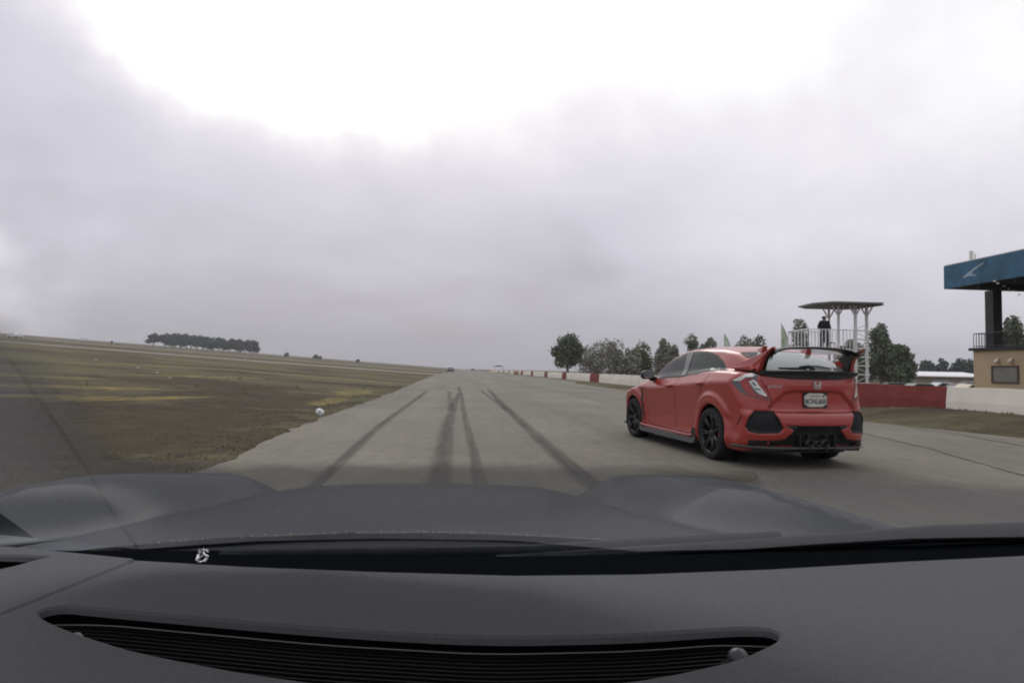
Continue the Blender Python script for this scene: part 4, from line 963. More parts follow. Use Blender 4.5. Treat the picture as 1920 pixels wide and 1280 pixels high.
# --- tall wing
wing = bpy.data.objects.new('rear_wing', None); COL.objects.link(wing); wing.parent = car
mb = MB(); st = np.linspace(-.60, .60, 41); vs = []; prf = [(0, 0), (.03, .016), (.10, .022), (.17, .012), (.22, -.006), (.17, -.006), (.10, .0), (.03, -.010)]
for x in st:
    a = abs(x) / .6; zz = 1.398 - .030 * a ** 2 - .055 * a ** 7; s = 1 + .25 * a ** 4
    for dy, dz in prf: vs.append((x, -.985 + .05 * a ** 4 * 0 + dy * s, zz + dz * 1.0))
fs = [(8 * i + k, 8 * i + (k + 1) % 8, 8 * i + 8 + (k + 1) % 8, 8 * i + 8 + k) for i in range(40) for k in range(8)] + [tuple(range(8)), tuple(40 * 8 + k for k in range(8))]
mb.add(vs, fs); mb.obj('wing_blade', BLKG, wing, True)
for sg in (-1, 1):
    # side stay: upright blade from the glass edge sweeping back and up to the tip
    out = [(-.20, 1.205), (-.34, 1.225), (-.52, 1.260), (-.78, 1.328), (-1.01, 1.398), (-.985, 1.372), (-.90, 1.330), (-.83, 1.275), (-.79, 1.215), (-.765, 1.150), (-.74, 1.105), (-.50, 1.10), (-.26, 1.145)]
    mb = MB(); n = len(out); vs = []
    for t_ in (0, 1):
        for y, z in out:
            base = .622 + .055 * max(0, min(1, (1.36 - z) / .25)) * (1 if y > -.75 else .45)
            vs.append((sg * (base + (.030 if t_ else -.022)), y, z))
    mb.add(vs, [tuple(range(n)), tuple(range(2 * n - 1, n - 1, -1))] + [(i, i + n, (i + 1) % n + n, (i + 1) % n) for i in range(n)])
    o = mb.obj('wing_stay', RED, wing, bevel=.006)
    mb = MB(); inn = [(-.60, 1.30), (-.985, 1.375), (-.90, 1.322), (-.835, 1.27), (-.795, 1.21), (-.77, 1.15), (-.745, 1.106), (-.66, 1.11), (-.70, 1.2)]
    mb.prism(inn, 0, sg * .575, sg * .598); mb.obj('stay_liner', BLK, wing)
    mb = MB(); mb.prism([(-.24, 1.17), (-.26, 1.145), (-.70, 1.128), (-.735, 1.150), (-.66, 1.185)], 0, sg * .64, sg * .735); mb.obj('stay_foot', RED, wing, bevel=.006)
    mb = MB(); mb.prism([(-.28, 1.143), (-.32, 1.09), (-.72, 1.08), (-.74, 1.125)], 0, sg * .63, sg * .715); mb.obj('foot_base', DRED, wing)
    # dark triangular inlet
    tri = smooth_poly([(-.20, 1.365), (-.50, 1.392), (-.505, 1.31), (-.40, 1.308)], 1)
    patch('quarter_inlet', [(-.195, 1.352), (-.50, 1.382), (-.51, 1.305), (-.47, 1.282), (-.37, 1.290)], 'left', BLKG, car, .004, .01, .02) if sg < 0 else None
# roof fins
for x in (-.33, .33):
    y0 = -.15 - .06 * (abs(x) < .3); y0 = -.17; z0 = float(ZR(y0 - .1)) - .055 * (abs(x) / .6) ** 2.4
    mb = MB(); vs = [(x - .035, y0 + .06, z0 - .004), (x + .035, y0 + .06, z0 - .004), (x + .05, y0 - .17, z0 - .06), (x - .05, y0 - .17, z0 - .06), (x, y0 - .04, z0 + .03), (x + .030, y0 - .22, z0 + .070), (x - .030, y0 - .22, z0 + .070)]
    mb.add(vs, [(0, 3, 2, 1), (0, 1, 4), (1, 2, 5, 4), (4, 5, 6), (3, 0, 4, 6), (2, 3, 6, 5)]); mb.obj('roof_fin', RED, car, bevel=.004)
# --- tail lamps
LAMP = [(-.278, .998), (-.163, 1.052), (-.044, 1.095), (.065, 1.090), (.036, 1.030), (.075, .950), (.167, .836), (.194, .786), (.055, .812), (-.091, .842), (-.205, .914)]
ol = patch('tail_lamp', LAMP, 'diag', LSMK, car, .004, .012, .022, True)
UP = [(-.262, 1.000), (-.163, 1.050), (-.102, 1.080), (-.021, 1.090), (.03, 1.078), (0, 1.052), (-.09, 1.046), (-.150, 1.003)]
IN = [(-.047, .998), (.007, 1.022), (.046, .993), (.104, .915), (.163, .840), (.15, .832), (.077, .856), (.010, .920)]
RD = [(-.165, .988), (-.09, 1.030), (.0, 1.040), (-.052, 1.006), (-.030, .95), (.031, .856), (.145, .822), (.185, .795), (.055, .824), (-.060, .849), (-.112, .906)]
for nm, pl, mm in (('lamp_upper_lens', UP, LCLR), ('lamp_red_lens', RD, LRED), ('lamp_inner_lens', IN, LCLR)):
    for o, p_ in zip(patch(nm, pl, 'diag', mm, None, .009, .006, .018, True), ol): o.parent = p_
for pl in ([(-.02, .985), (.015, .992), (.045, .955), (.03, .945)], [(.02, .925), (.085, .915), (.10, .895), (.035, .905)]):
    for o, p_ in zip(patch('lamp_divider', pl, 'diag', LSMK, None, .011, .004, .02, True), ol): o.parent = p_
# gaps of the tailgate and bumper
for pts in ([(-.665, 1.035), (-.66, 1.0), (-.605, .90), (-.565, .785), (-.60, .70), (-.57, .66), (-.45, .652), (0, .650), (.45, .652), (.57, .66), (.60, .70), (.565, .785), (.605, .90), (.66, 1.0), (.665, 1.035)],):
    P = np.array(pts); s = np.linspace(0, len(P) - 1, 60); pp = np.stack([np.interp(s, range(len(P)), P[:, i]) for i in (0, 1)], -1)
    patch('tailgate_gap', ribbon(pp, .004), 'rear', DRED, car, .0012, .004, .03)
for o in patch('bumper_slit', [(-.128, .612), (-.120, .612), (-.182, .487), (-.196, .480), (-.188, .52)], 'diag', DRED, car, .002, .006, .03, True): pass
# --- plate, badges
pl = bpy.data.objects.new('license_plate', None); COL.objects.link(pl); pl.parent = car; pl.location = (.012, -.905, .798)
mb = MB(); mb.prism(smooth_poly([(-.155, -.078), (.155, -.078), (.155, .078), (-.155, .078)], 1), 1, -.004, 0); mb.obj('plate_blank', mat('plate_white', (.50, .50, .45), .5, var=.1), pl)
mb = MB(); mb.prism([(-.165, -.088), (.165, -.088), (.165, .088), (-.165, .088)], 1, .001, .012); mb.obj('plate_holder', BLK, pl)
INK = mat('plate_ink', (.07, .085, .10), .6)
def place_text(nm, txt, size, loc, parent, m, **kw):
    me = text_mesh(txt, size, **kw); me.materials.clear(); me.materials.append(m); o = bpy.data.objects.new(nm, me); COL.objects.link(o); o.parent = parent; o.location = loc; o.rotation_euler = (R(90), 0, 0); return o
place_text('plate_number', '8CNL605', .075, (0, -.006, -.018), pl, INK, spacing=1.0, bold=.0015)
place_text('plate_heading', 'California', .034, (-.01, -.006, .050), pl, mat('plate_gold', (.30, .27, .14), .6), shear=.2)
mb = MB(); mb.box((.095, -.0065, .036), (.125, -.004, .058)); mb.obj('plate_sticker', INK, pl)
place_text('model_lettering', 'CIVIC', .042, (-.528, -.874, .943), car, CHR, shear=.3, spacing=1.25, bold=.001).scale = (1.35, 1, 1)
bpy.data.objects['model_lettering'].rotation_euler = (R(90), 0, R(-17.6))
em = bpy.data.objects.new('emblem', None); COL.objects.link(em); em.parent = car; em.location = (.02, -.926, .968); em.scale = (.88, 1, .80)
mb = MB()
def rr(w, h, t, n=24):
    return [(w * np.sign(math.cos(a)) * abs(math.cos(a)) ** .45 * (1 + .10 * math.sin(a)), h * np.sign(math.sin(a)) * abs(math.sin(a)) ** .45) for a in np.linspace(0, 2 * math.pi, n, False)]
A = rr(.062, .052, 0); B = rr(.054, .045, 0); vs = [(x, -.008, z) for x, z in A] + [(x, -.008, z) for x, z in B] + [(x, 0, z) for x, z in A] + [(x, 0, z) for x, z in B]; n = 24
mb.add(vs, [(i, (i + 1) % n, n + (i + 1) % n, n + i) for i in range(n)] + [(i, (i + 1) % n, 2 * n + (i + 1) % n, 2 * n + i) for i in range(n)] + [(n + i, n + (i + 1) % n, 3 * n + (i + 1) % n, 3 * n + i) for i in range(n)])
mb.obj('emblem_frame', CHR, em)
mb = MB()
H = [(-.044, .042), (-.026, .042), (-.018, .006), (.018, .006), (.026, .042), (.044, .042), (.030, -.042), (.013, -.042), (.016, -.010), (-.016, -.010), (-.013, -.042), (-.030, -.042)]
mb.prism(H, 1, -.010, 0); mb.obj('emblem_bar', CHR, em)
# --- bumper vents, lower red blade, diffuser, exhausts
patch('bumper_vent', [(x * .97 + .004, (z - .54) * .96 + .54) for x, z in VENT], 'diag', MESHM, car, .004, .01, .03, True)
patch('diffuser', [(-.44, .505), (.44, .505), (.325, .45), (.42, .355), (.59, .32), (.59, .25), (-.59, .25), (-.59, .32), (-.42, .355), (-.325, .45)], 'rear', BLK, car, .004, .01, .04)
patch('lower_valance', [(-.80, .325), (-.45, .345), (.45, .345), (.80, .325), (.80, .235), (-.80, .235)], 'rear', BLK, car, .003, .01, .04)
for x in (-.24, -.12, .12, .24):
    mb = MB(); mb.prism([(-.80, .20), (-.97, .22), (-.955, .40), (-.80, .40)], 0, x - .006, x + .006); mb.obj('diffuser_fin', BLK, car)
for x, r in ((-.11, .048), (0, .036), (.11, .048)):
    mb = MB(); mb.lathe([(-.07, r), (.05, r), (.05, r - .006), (-.06, r - .006)], n=20); o = mb.obj('exhaust_tip', mat('exhaust_steel', (.025, .025, .027), .5, metal=.3), car, True); o.location = (x, -.93, .30); o.rotation_euler = (0, 0, R(-90))
mb = MB()
vs = []
for x in np.linspace(-.93, .93, 31):
    a = abs(x) / .93; y = -.985 + .06 * a ** 2 + .33 * a ** 6; vs += [(x, y + .05, .262), (x, y + .018, .258), (x, y + .016, .246), (x, y + .07, .230)]
mb.add(vs, [(4 * i + k, 4 * i + (k + 1) % 4, 4 * i + 4 + (k + 1) % 4, 4 * i + 4 + k) for i in range(30) for k in range(4)] + [(0, 1, 2, 3), (120, 121, 122, 123)]); mb.obj('rear_lip', CARB, car)
mb = MB()
vs = []
for x in np.linspace(-.88, .88, 21):
    a = abs(x) / .9; y = 3.58 - .42 * a ** 3; vs += [(x, y - .06, .24), (x, y + .03, .215), (x, y + .03, .20), (x, y - .10, .19)]
mb.add(vs, [(4 * i + k, 4 * i + (k + 1) % 4, 4 * i + 4 + (k + 1) % 4, 4 * i + 4 + k) for i in range(20) for k in range(4)] + [(0, 1, 2, 3), (80, 81, 82, 83)]); mb.obj('front_lip', CARB, car)
# ------------------------------------------------------------------ distant vehicles and paddock clutter
def small_car(name, loc, rz, label, col, group='cars parked beyond the pit wall', kind=0, cat='car'):
    t = thing(name, label, cat, loc, rz, group)
    P0 = mat('paint_%d' % int(col[0] * 1000 + col[2] * 77), col, .35, coat=.4)
    if kind == 0: prf_ = [(-2.2, .35), (-2.25, .75), (-2.1, .98), (-1.5, 1.02), (-.95, 1.42), (.35, 1.45), (1.05, 1.0), (2.0, .85), (2.25, .65), (2.25, .35)]; gp = [(-1.38, 1.04), (-.92, 1.36), (.32, 1.38), (.88, 1.03)]
    elif kind == 1: prf_ = [(-2.5, .35), (-2.5, 1.9), (1.5, 1.95), (2.1, 1.15), (2.6, 1.0), (2.65, .35)]; gp = [(.3, 1.15), (.3, 1.75), (1.45, 1.75), (1.85, 1.15)]
    else: prf_ = [(-3.2, .5), (-3.2, 2.6), (3.2, 2.6), (3.3, .5)]; gp = [(-1.4, 1.3), (-1.4, 1.9), (.6, 1.9), (.6, 1.3)]
    mb = MB(); W_ = .86 if kind < 2 else 1.1; n = len(prf_); vs = []
    for sg in (-1, 1):
        for y, z in prf_: vs.append((sg * (W_ - .14 * max(0, z - .9) * (kind == 0)), y, z))
    mb.add(vs, [tuple(range(n)), tuple(range(2 * n - 1, n - 1, -1))] + [(i, i + n, (i + 1) % n + n, (i + 1) % n) for i in range(n)]); mb.obj('body', P0, t, bevel=.06)
    for sg in (-1, 1):
        mb = MB(); xs_ = lambda z: sg * (W_ + .012 - .14 * max(0, z - .9) * (kind == 0))
        mb.add([(xs_(z), y, z) for y, z in gp], [(0, 1, 2, 3)]); mb.obj('side_window', GLS, t)
    if kind == 0:
        mb = MB(); mb.add([(-.62, -1.52, 1.05), (.62, -1.52, 1.05), (.56, -1.02, 1.40), (-.56, -1.02, 1.40)], [(0, 1, 2, 3)]); mb.obj('rear_window', GLS, t)
        for sg in (-1, 1): mb = MB(); mb.box((sg * .5, -2.27, .72), (sg * .82, -2.2, .9)); mb.obj('tail_lamp', LRED, t)
    for y in (-1.4, 1.4):
        for sg in (-1, 1): mb = MB(); mb.lathe([(0, .04), (.0, .33), (.2 * sg, .33), (.2 * sg, .04)], (sg * (W_ - .17), y, .33), 14); mb.obj('wheel', RUBR, t)
    return t
small_car('dark_car', (-3.1, 175, 0), R(1), 'tiny dark car far down the straight seen from behind', (.02, .035, .045), 'cars on the far straight')
small_car('blue_car', (6.3, 330, 0), R(2), 'faint bluish car on the horizon right of the dark car', (.10, .13, .22), 'cars on the far straight')
small_car('parked_car', (42.5, 56, -.85), R(70), 'black parked car just right of the tower legs behind the wall', (.02, .02, .022))
small_car('parked_car', (43.2, 53.5, -.85), R(80), 'grey green parked car under the broad green tree', (.10, .12, .11))
small_car('parked_car', (54.5, 64, -.85), R(85), 'pale silver parked car in front of the low shed', (.50, .53, .54))
small_car('parked_car', (60.5, 67, -.85), R(75), 'dark blue parked car in front of the shed doors', (.03, .035, .06))
small_car('parked_car', (50.2, 56.5, -.85), R(95), 'black parked car nearest the corner of the tan building', (.015, .015, .017))
small_car('parked_car', (47.3, 52.2, -.85), R(90), 'pale yellow car roof touching the tan building corner', (.50, .44, .28))
t = thing('canopy_tent', 'small dark shade canopy on thin legs at the far end of the wall', 'canopy', (16.2, 262, 0), scale=(.7, .7, .85))
mb = MB(); mb.prism([(-3.2, 2.9), (0, 3.5), (3.2, 2.9), (3.2, 2.75), (-3.2, 2.75)], 1, -2, 2); mb.obj('roof', mat('canopy_grey', (.10, .10, .11), .8), t)
for x in (-2.6, 2.6):
    for y in (-1.6, 1.6): mb = MB(); mb.tube([(x, y, 0), (x, y, 2.75)], .05, 6); mb.obj('leg', KD, t)
def mound(x, y, w, h, label, col, seed):
    rg = np.random.default_rng(seed); mb = MB(); n, m = 16, 6; vs = []
    for i in range(m + 1):
        for j in range(n): a = 2 * math.pi * j / n; r = w * (1 - i / m) ** .6 * rg.uniform(.85, 1.1); vs.append((r * math.cos(a), r * math.sin(a) * 2, h * (i / m) * rg.uniform(.85, 1.05) - .05))
    mb.add(vs, [(i * n + j, i * n + (j + 1) % n, (i + 1) * n + (j + 1) % n, (i + 1) * n + j) for i in range(m) for j in range(n)])
    o = mb.obj('earth_mound', mat('mound_earth_%d' % seed, col, .95, var=.3, vscale=1.5), None, True); o.location = (x, y, 0); tag(o, label, 'mound')
mound(14.0, 150, .9, .95, 'reddish brown heap of earth against the wall between white segments', (.20, .10, .06), 3)
mound(14.2, 258, 2.6, 1.3, 'pale tan heap of earth where the pit wall ends', (.40, .29, .19), 4)
# a few stones and scraps on the field
for i, (x, y, s, lb) in enumerate(((-26, 45, .12, 'pale stone on the field, farthest left of four'), (-19, 37, .08, 'pale stone on the field, second of four'), (-15.5, 32, .09, 'pale stone on the field, third of four'), (-13, 28, .07, 'pale stone on the field, nearest the road of four'))):
    rg = np.random.default_rng(i + 30); bm = bmesh.new(); bmesh.ops.create_icosphere(bm, subdivisions=2, radius=s)
    for v in bm.verts: v.co *= rg.uniform(.8, 1.15); v.co.z *= .5
    me = bpy.data.meshes.new('stone'); bm.to_mesh(me); bm.free(); me.materials.append(mat('stone_pale', (.38, .36, .32), .9, var=.15)); o = bpy.data.objects.new('stone', me); COL.objects.link(o); o.location = (x, y, float(zt(x, y)) + s * .2)
    tag(o, lb, 'stone', 'pale stones scattered on the field')
#PART:OWN
# ------------------------------------------------------------------ the car the camera rides in
own = thing('camera_car', 'dark grey blue car seen from inside, its dashboard, windscreen base and bonnet filling the foreground', 'car', (0, 0, 0))
DZ = .955                       # dashboard top
DASH = mat('dash_plastic', (.066, .066, .073), .75, spec=.25, var=.10, vscale=260, bump=.12, bscale=700)
DSEAM = mat('dash_seam_shadow', (.010, .009, .012), .8)
PAINT = mat('hood_paint', (.008, .018, .026), .24, spec=.07, coat=.0, coat_rough=.08, var=.05, vscale=3)
SLOT = mat('vent_black', (.003, .003, .003), .95, spec=0)
SLATM = mat('vent_slat', (.004, .004, .004), .6, spec=.12)
def cdt_sheet(outer, holes, z, name, m, parent, edge=.012, res=.03):
    """flat panel with holes; the edges of the panel and of each hole turn down"""
    def dens(poly):
        out = []
        for i in range(len(poly)):
            a = np.array(poly[i], float); b = np.array(poly[(i + 1) % len(poly)], float); k = max(1, int(np.linalg.norm(b - a) / res)); out += [tuple(a + (b - a) * j / k) for j in range(k)]
        return out
    L = [dens(outer)] + [dens(h) for h in holes]; pts = []; loops = []
    for l in L: loops.append(list(range(len(pts), len(pts) + len(l)))); pts += [Vector(p) for p in l]
    es = [(l[i], l[(i + 1) % len(l)]) for l in loops for i in range(len(l))]
    vs, _, fs, *_ = delaunay_2d_cdt(pts, es, [], 0, 1e-6); q = np.array([tuple(v) for v in vs])
    cen = np.array([q[list(f)].mean(0) for f in fs]); k = inpoly(cen[:, 0], cen[:, 1], L[0])
    for h in L[1:]: k &= ~inpoly(cen[:, 0], cen[:, 1], h)
    F = [tuple(f) for f, kk in zip(fs, k) if kk]; V = [(x, y, z) for x, y in q]
    mb = MB(); mb.add(V, F)
    for l in L:
        n = len(l); o = len(mb.v)
        c = np.array(l).mean(0); s = 1 if l is L[0] else -1
        P = np.array(l); T = np.roll(P, -1, 0) - np.roll(P, 1, 0); T /= np.maximum(np.linalg.norm(T, axis=1), 1e-9)[:, None]
        A = .5 * np.sum(P[:, 0] * np.roll(P[:, 1], -1) - np.roll(P[:, 0], -1) * P[:, 1]); Nn = np.stack([T[:, 1], -T[:, 0]], -1) * (1 if A > 0 else -1) * s
        r = min(.004, edge * .3)
        for dx, dz in ((0, 0), (r * .6, -r * .4), (r, -r * 1.3), (r, -edge)):
            mb.v += [(p[0] + nn[0] * dx, p[1] + nn[1] * dx, z + dz) for p, nn in zip(P, Nn)]
        for j in range(3):
            for i in range(n): a = o + j * n + i; b = o + j * n + (i + 1) % n; mb.f.append((a, b, b + n, a + n)); mb.m.append(1 if j == 2 and l is not L[0] else 0)
    return mb.obj(name, [m, SLOT], parent)
front = [(-1.05, .75), (-.62, .652), (-.43, .622), (-.37, .605), (-.29, .580), (-.19, .560), (-.07, .543), (.05, .530), (.16, .530), (.29, .540), (.43, .558), (.57, .573), (.75, .60), (1.05, .66)]
# groove line between the corner panel and the main top
gro = [(-.291, .580), (-.293, .570), (-.299, .545), (-.306, .515), (-.314, .480), (-.323, .45), (-.34, .40), (-.37, .32), (-.42, .2), (-.46, .05), (-.48, -.4)]
main = gro[::-1] + [p for p in front if p[0] > -.28] + [(1.05, -.4)]
left = [(-1.05, .75), (-.62, .652), (-.43, .622), (-.37, .605), (-.297, .583)] + [(x - .0035, y) for x, y in gro[1:]] + [(-1.05, -.4)]
VENTO = [(-.302, .464), (-.298, .474), (-.285, .4785), (-.262, .472), (-.09, .431), (.02, .4125), (.12, .4125), (.20, .421), (.222, .4185), (.229, .408), (.220, .396), (.18, .372), (.12, .352), (.05, .340), (-.04, .345), (-.12, .368), (-.2, .399), (-.26, .432), (-.29, .452)]
VENTO = smooth_poly(VENTO, 2)
dash = cdt_sheet(main, [VENTO], DZ, 'dashboard', DASH, own, .014)
corner = cdt_sheet(left, [[(-.9, .655), (-.60, .618), (-.44, .602), (-.372, .592), (-.384, .565), (-.43, .50), (-.9, .3)]], DZ + .001, 'corner_panel', DASH, own, .014)
mb = MB(); mb.box((-1.05, -.4, DZ - .05), (1.05, .50, DZ - .045)); mb.box((-1.05, -.4, DZ - .12), (-.93, -.4 + .9, DZ - .05)); mb.obj('dash_base', SLOT, own)
# defroster vent
vent = bpy.data.objects.new('defroster_vent', None); COL.objects.link(vent); vent.parent = own
mb = MB(); P = VENTO
mb.add([(x, y, DZ - .030) for x, y in P], [tuple(range(len(P)))]); mb.obj('vent_floor', SLOT, vent)
topx = [-.302, -.262, -.09, .02, .12, .20, .229]; topy = [.470, .472, .431, .4125, .4125, .421, .410]
def slat(k):
    xs_ = np.linspace(-.30, .226, 90); ytop = np.interp(xs_, topx, topy); ker = np.ones(9) / 9; ytop = np.convolve(np.pad(ytop, 4, 'edge'), ker, 'valid')
    y = ytop - .006 - k * .0052; ins = inpoly(xs_, y, P)
    segs_ = []; cur = []
    for i in range(90):
        if ins[i]: cur.append((xs_[i], y[i]))
        elif cur: segs_.append(cur); cur = []
    if cur: segs_.append(cur)
    return [s for s in segs_ if len(s) > 4]
for k in range(15):
    for sg_ in slat(k):
        mb = MB(); z0 = DZ - .011
        vs = []
        for x, y in sg_: vs += [(x, y, z0), (x, y - .0012, z0), (x, y - .0012, z0 - .015), (x, y, z0 - .015)]
        n = len(sg_); mb.add(vs, [(4 * i + a, 4 * i + (a + 1) % 4, 4 * i + 4 + (a + 1) % 4, 4 * i + 4 + a) for i in range(n - 1) for a in range(4)]); mb.obj('slat', SLATM, vent)
mb = MB(); xs_ = np.linspace(-.297, .225, 80); ytop = np.convolve(np.pad(np.interp(xs_, topx, topy), 4, 'edge'), np.ones(9) / 9, 'valid') - .005
mb.tube([(x, y, DZ - .010) for x, y in zip(xs_, ytop) if inpoly(np.array(x), np.array(y), P)], .0006, 5); mb.obj('vent_rim', mat('vent_rim_grey', (.075, .078, .07), .5), vent)
mb = MB(); mb.tube([(-.262, .434, DZ - .010), (-.254, .432, DZ - .007), (-.246, .430, DZ - .010)], [.003, .006, .003], 8); mb.tube([(-.253, .437, DZ - .009), (-.248, .424, DZ - .009)], .0025, 6); mb.obj('vent_clip', mat('clip_grey', (.16, .15, .16), .5), vent, True)
mb = MB(); mb.lathe([(-.006, 0), (-.005, .004), (-.002, .0068), (.002, .0072), (.005, .005), (.006, .0)], n=16); o = mb.obj('sun_sensor', mat('sensor_grey', (.055, .055, .06), .35), vent, True); o.location = (.188, .392, DZ - .008); o.rotation_euler = (0, R(90), 0)
mb = MB(); mb.tube([(.176, .393, DZ - .012), (.188, .390, DZ - .010), (.202, .387, DZ - .012)], [.001, .003, .001], 6); mb.obj('sensor_base', SLATM, vent)
# soft rolled lip along the front edge of the dash
for nm, ed in (('dash_front_lip', [p for p in front if p[0] > -.29]), ('corner_front_lip', [p for p in front if p[0] < -.28])):
    mb = MB(); mb.tube([(x, y - .001, DZ - .0035) for x, y in ed], .0036, 8); mb.obj(nm, DASH, own, True)
# bonnet: height field with a centre bulge and two wing crests
XC = -.10
zr = table([(.5, .875), (.85, .880), (1.0, .888), (1.3, .886), (1.6, .855), (1.9, .805), (2.3, .735), (2.7, .60), (3.2, .35)], .06, .3, 3.6)
zb_ = table([(.5, .868), (.85, .868), (1.2, .853), (1.6, .822), (1.9, .778), (2.2, .705), (2.6, .56), (3.2, .30)], .06, .3, 3.6)
XG = table([(.5, .86), (.95, .80), (1.2, .66), (1.5, .545), (1.9, .475), (2.3, .45), (3.2, .44)], .06, .3, 3.6)
def hood_z(x, y):
    x = np.asarray(x, float); y = np.asarray(y, float); u = np.abs(x - XC)
    xr = .80 + .08 * (1 - sstep(.95, 1.35, y)) - .07 * sstep(1.2, 2.4, y); xg = XG(y)
    c = zb_(y) - .016 * (np.minimum(u, .6) / .45) ** 2 - .036 * sstep(xg - .16, xg + .02, u) * sstep(.9, 1.3, y)
    inn = sstep(xg - .01, np.maximum(xg + .22, xr), u); out = 1 - sstep(xr + .01, xr + .14, u)
    w = inn
    z = c * (1 - w) + zr(y) * w
    z = z - np.where(u > xr, (np.maximum(u - xr + .06, 0) / .16) ** 2 * .05, 0)
    return z
# black frit and wiper well ahead of the dash
mb = MB(); n = len(front); vs = [(x, y + .012, DZ - .012) for x, y in front] + [(x * 1.05, .90 - .16 * abs((x - XC) / .93) ** 2 - .015, .874 + (.054 if x > 0 else .036) * ((x - XC) / .85) ** 2) for x, y in front]
mb.add(vs, [(i, i + 1, n + i + 1, n + i) for i in range(n - 1)]); mb.obj('windscreen_frit', mat('frit_black', (.004, .005, .006), .9, spec=0, bump=.3, bscale=30), own)
xs = XC + np.linspace(-.93, .93, 140); ys = np.linspace(.98, 3.1, 150)
ho = grid_mesh('bonnet', xs, ys, hood_z, PAINT); ho.parent = own
# rear edge of the bonnet curves with the screen
me = ho.data
for v in me.vertices:
    x, y = v.co.x, v.co.y; e = 1.02 - .12 * abs((x - XC) / .93) ** 2
    f = max(0, 1 - (y - .98) / .5); v.co.y = y + (e - .98) * f; 
for sg in (-1, 1):
    mb = MB(); yy_ = np.linspace(.62, 3.0, 30); vs = []
    for y in yy_:
        zt_ = float(hood_z(XC + .93 * sg, max(y, .84))); vs += [(XC + sg * .93, y, zt_), (XC + sg * .955, y, zt_ - .12), (XC + sg * .93, y, .30)]
    mb.add(vs, [(3 * i + k, 3 * i + k + 1, 3 * i + 4 + k, 3 * i + 3 + k) for i in range(29) for k in (0, 1)]); mb.obj('front_wing', PAINT, own, True)
for sg in (-1, 1):
    P_ = []
    for y in np.linspace(.98, 2.55, 30):
        u = float(XG(y)) ; x = XC + sg * u; P_.append((x, y, float(hood_z(x, y)) + .001))
    mb = MB(); mb.tube(P_, .0035, 5); mb.obj('bonnet_gap', DSEAM, own)
mb = MB(); XX_ = np.linspace(XC - .92, XC + .92, 60); vs = []
for x in XX_:
    a = abs((x - XC) / .93) ** 2; vs += [(x, 1.02 - .12 * a, float(hood_z(x, .98)) - .010), (x, .95 - .13 * a, float(hood_z(x, .95)) - .006), (x, .885 - .16 * a, .874 + (.054 if x > 0 else .036) * ((x - XC) / .85) ** 2 - .002)]
mb.add(vs, [(3 * i + k, 3 * i + 3 + k, 3 * i + 4 + k, 3 * i + 1 + k) for i in range(59) for k in (0, 1)]); mb.obj('cowl_panel', mat('cowl_grey', (.030, .033, .035), .6, spec=.15), own, True)
mb = MB(); rg = np.random.default_rng(8)
for _ in range(150):
    x = XC + rg.uniform(-.40, .62); y = 1.02 - .12 * abs((x - XC) / .93) ** 2 + rg.normal() * .0015; z = float(hood_z(x, .98)) + .0005; r = rg.uniform(.0006, .0017)
    mb.tube([(x, y, z - r * .2), (x, y, z + r * .7), (x, y, z + r)], [r, r * .8, r * .2], 6)
tag(mb.obj('water_drops', mat('water_drop', (.35, .36, .38), .15, spec=.8), own, True), kind='stuff')
# cowl seal with rubber beading along the bonnet's rear edge, wipers
mb = MB(); P_ = [(x, 1.02 - .12 * abs((x - XC) / .93) ** 2 - .010, float(hood_z(x, .98)) - .005) for x in np.linspace(XC - .9, XC + .9, 50)]
mb.tube(P_, .006, 6); mb.obj('cowl_seal', mat('seal_rubber', (.012, .013, .015), .8, spec=.1, var=.4, vscale=60, bump=.4, bscale=90), own, True)
for pts, rad in (([(.95, .66, .962), (.78, .68, .953), (.60, .715, .940), (.35, .75, .915), (.05, .775, .893)], [.013, .012, .010, .007, .005]), ([(.42, .76, .921), (.10, .79, .899), (-.30, .80, .893)], [.010, .008, .006])):
    mb = MB(); P_ = [Vector(p) for p in pts]; mb.tube(P_, rad, 8); mb.tube([p + Vector((0, .012, -.010)) for p in P_], [r * .55 for r in rad], 6); mb.obj('wiper', mat('wiper_black', (.022, .025, .027), .5, spec=.2, var=.4, vscale=50), own, True)
# small crumpled chrome piece lying on the glass base
t = thing('foil_scrap', 'small crumpled silver scrap lodged where the dashboard meets the windscreen', 'scrap', (-.232, .576, DZ + .004))
mb = MB(); rg = np.random.default_rng(4); pts_ = []
for i in range(9):
    a = i / 9 * 2 * math.pi; pts_.append((.0042 * math.cos(a) * rg.uniform(.7, 1.2), rg.normal() * .001, .0048 * math.sin(a) * rg.uniform(.7, 1.2)))
mb.tube(pts_ + [pts_[0]], [rg.uniform(.0006, .0015) for _ in range(10)], 5); mb.tube([pts_[1], pts_[5]], .001, 5); mb.obj('foil', mat('foil_silver', (.7, .7, .72), .25, metal=.8), t)
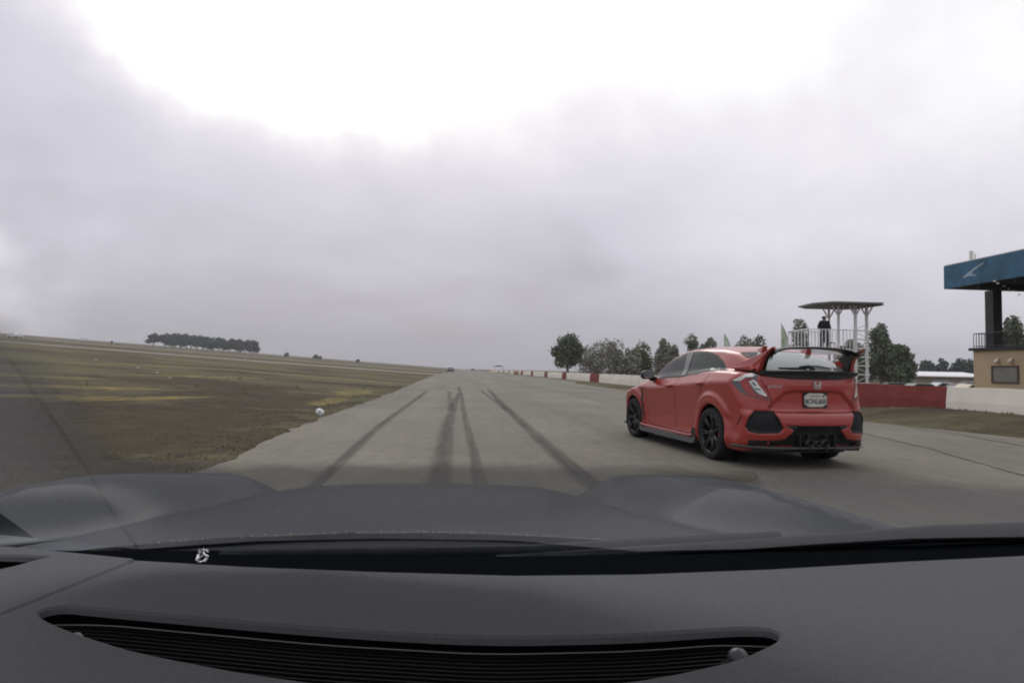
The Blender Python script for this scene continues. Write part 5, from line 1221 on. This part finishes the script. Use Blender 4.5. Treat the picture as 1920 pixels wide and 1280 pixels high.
# windscreen: clear pane, plus an added mirror patch shaped to the dashboard's reflection
def gz(x, y): return DZ - .004 + (.619 - .042 * (x + .976) ** 2 - y) * (math.tan(R(28.24)) - .079 * (x + .976) ** 2)     # gently curved, raked screen
CLR = bpy.data.materials.new('windscreen_clear'); CLR.use_nodes = True; t_ = CLR.node_tree; t_.nodes.clear()
o_ = t_.nodes.new('ShaderNodeOutputMaterial'); tr = t_.nodes.new('ShaderNodeBsdfTransparent'); tr.inputs[0].default_value = (1, 1, 1, 1); t_.links.new(tr.outputs[0], o_.inputs[0])
REF = bpy.data.materials.new('windscreen_reflecting'); REF.use_nodes = True; t_ = REF.node_tree; t_.nodes.clear(); n_ = t_.nodes; l_ = t_.links
o_ = n_.new('ShaderNodeOutputMaterial'); tr = n_.new('ShaderNodeBsdfTransparent'); tr.inputs[0].default_value = (1, 1, 1, 1); gl = n_.new('ShaderNodeBsdfGlossy'); gl.inputs['Roughness'].default_value = .0; gl.inputs[0].default_value = (1, 1, 1, 1)
mxs = n_.new('ShaderNodeMixShader'); l_.new(tr.outputs[0], mxs.inputs[1]); l_.new(gl.outputs[0], mxs.inputs[2]); l_.new(mxs.outputs[0], o_.inputs[0])
at_ = n_.new('ShaderNodeAttribute'); at_.attribute_name = 'strength'; l_.new(at_.outputs['Fac'], mxs.inputs[0])
REFL = .60
def pane(name, outline, m, strength=None, lift=0):
    """outline in (x, y) on the raked plane of the glass"""
    pts = []; 
    for i in range(len(outline)):
        a = np.array(outline[i], float); b = np.array(outline[(i + 1) % len(outline)], float); k = max(1, int(np.linalg.norm(b - a) / .02)); pts += [tuple(a + (b - a) * j / k) for j in range(k)]
    P = np.array(pts); lo, hi = P.min(0), P.max(0); gx, gy = np.meshgrid(np.arange(lo[0], hi[0], .02), np.arange(lo[1], hi[1], .012)); gx = gx.ravel() + .001; gy = gy.ravel() + .001
    k = sdpoly(gx, gy, pts) < -.006; allp = [Vector(p) for p in pts] + [Vector((a, b)) for a, b in zip(gx[k], gy[k])]
    vs, _, fs, *_ = delaunay_2d_cdt(allp, [], [list(range(len(pts)))], 1, 1e-6); q = np.array([tuple(v) for v in vs])
    cen = np.array([q[list(f)].mean(0) for f in fs]); kk = inpoly(cen[:, 0], cen[:, 1], pts)
    mb = MB(); mb.add([(x, y, gz(x, y) + lift) for x, y in q], [tuple(f) for f, z in zip(fs, kk) if z]); o = mb.obj(name, m, own, True)
    if strength: a = o.data.attributes.new('strength', 'FLOAT', 'POINT'); a.data.foreach_set('value', [float(strength(x, y)) for x, y in q])
    return o
REFL_OUTLINE = [(-0.129, 0.172), (-0.123, 0.182), (-0.128, 0.208), (-0.137, 0.233), (-0.152, 0.267), (-0.163, 0.301), (-0.105, 0.299), (0.009, 0.268), (0.086, 0.245), (0.118, 0.238), (0.14, 0.238), (0.233, 0.222), (0.268, 0.197), (0.342, 0.252), (0.319, 0.304), (0.27, 0.345), (0.211, 0.427), (0.065, 0.517), (-0.123, 0.56), (-0.262, 0.562), (-0.37, 0.508)]
pane('windscreen', [(-.75, .56), (.75, .56), (.75, -.25), (-.75, -.25)], CLR, lift=.004)
def st_(x, y):
    return REFL * float(sstep(0, .012, -sdpoly(np.array(x), np.array(y), REFL_OUTLINE[:13] + [(.9, .7), (-.9, .7)])))
pane('windscreen_reflection', REFL_OUTLINE, REF, st_)
#PART:HAZE
# ------------------------------------------------------------------ haze: one closed box of thin even air round everything
mb = MB(); mb.box((-2700, -450, -3), (2700, 3700, 170)); hz_ = mb.obj('haze', None); hz_.data.materials.clear()
hm = bpy.data.materials.new('haze_air'); hm.use_nodes = True; t_ = hm.node_tree; t_.nodes.clear()
o_ = t_.nodes.new('ShaderNodeOutputMaterial'); vp = t_.nodes.new('ShaderNodeVolumePrincipled'); vp.inputs['Color'].default_value = (.93, .93, .97, 1); vp.inputs['Density'].default_value = .00036
t_.links.new(vp.outputs[0], o_.inputs['Volume']); hz_.data.materials.append(hm)
tag(hz_, 'thin pale haze lying over the whole airfield', 'haze', kind='stuff')
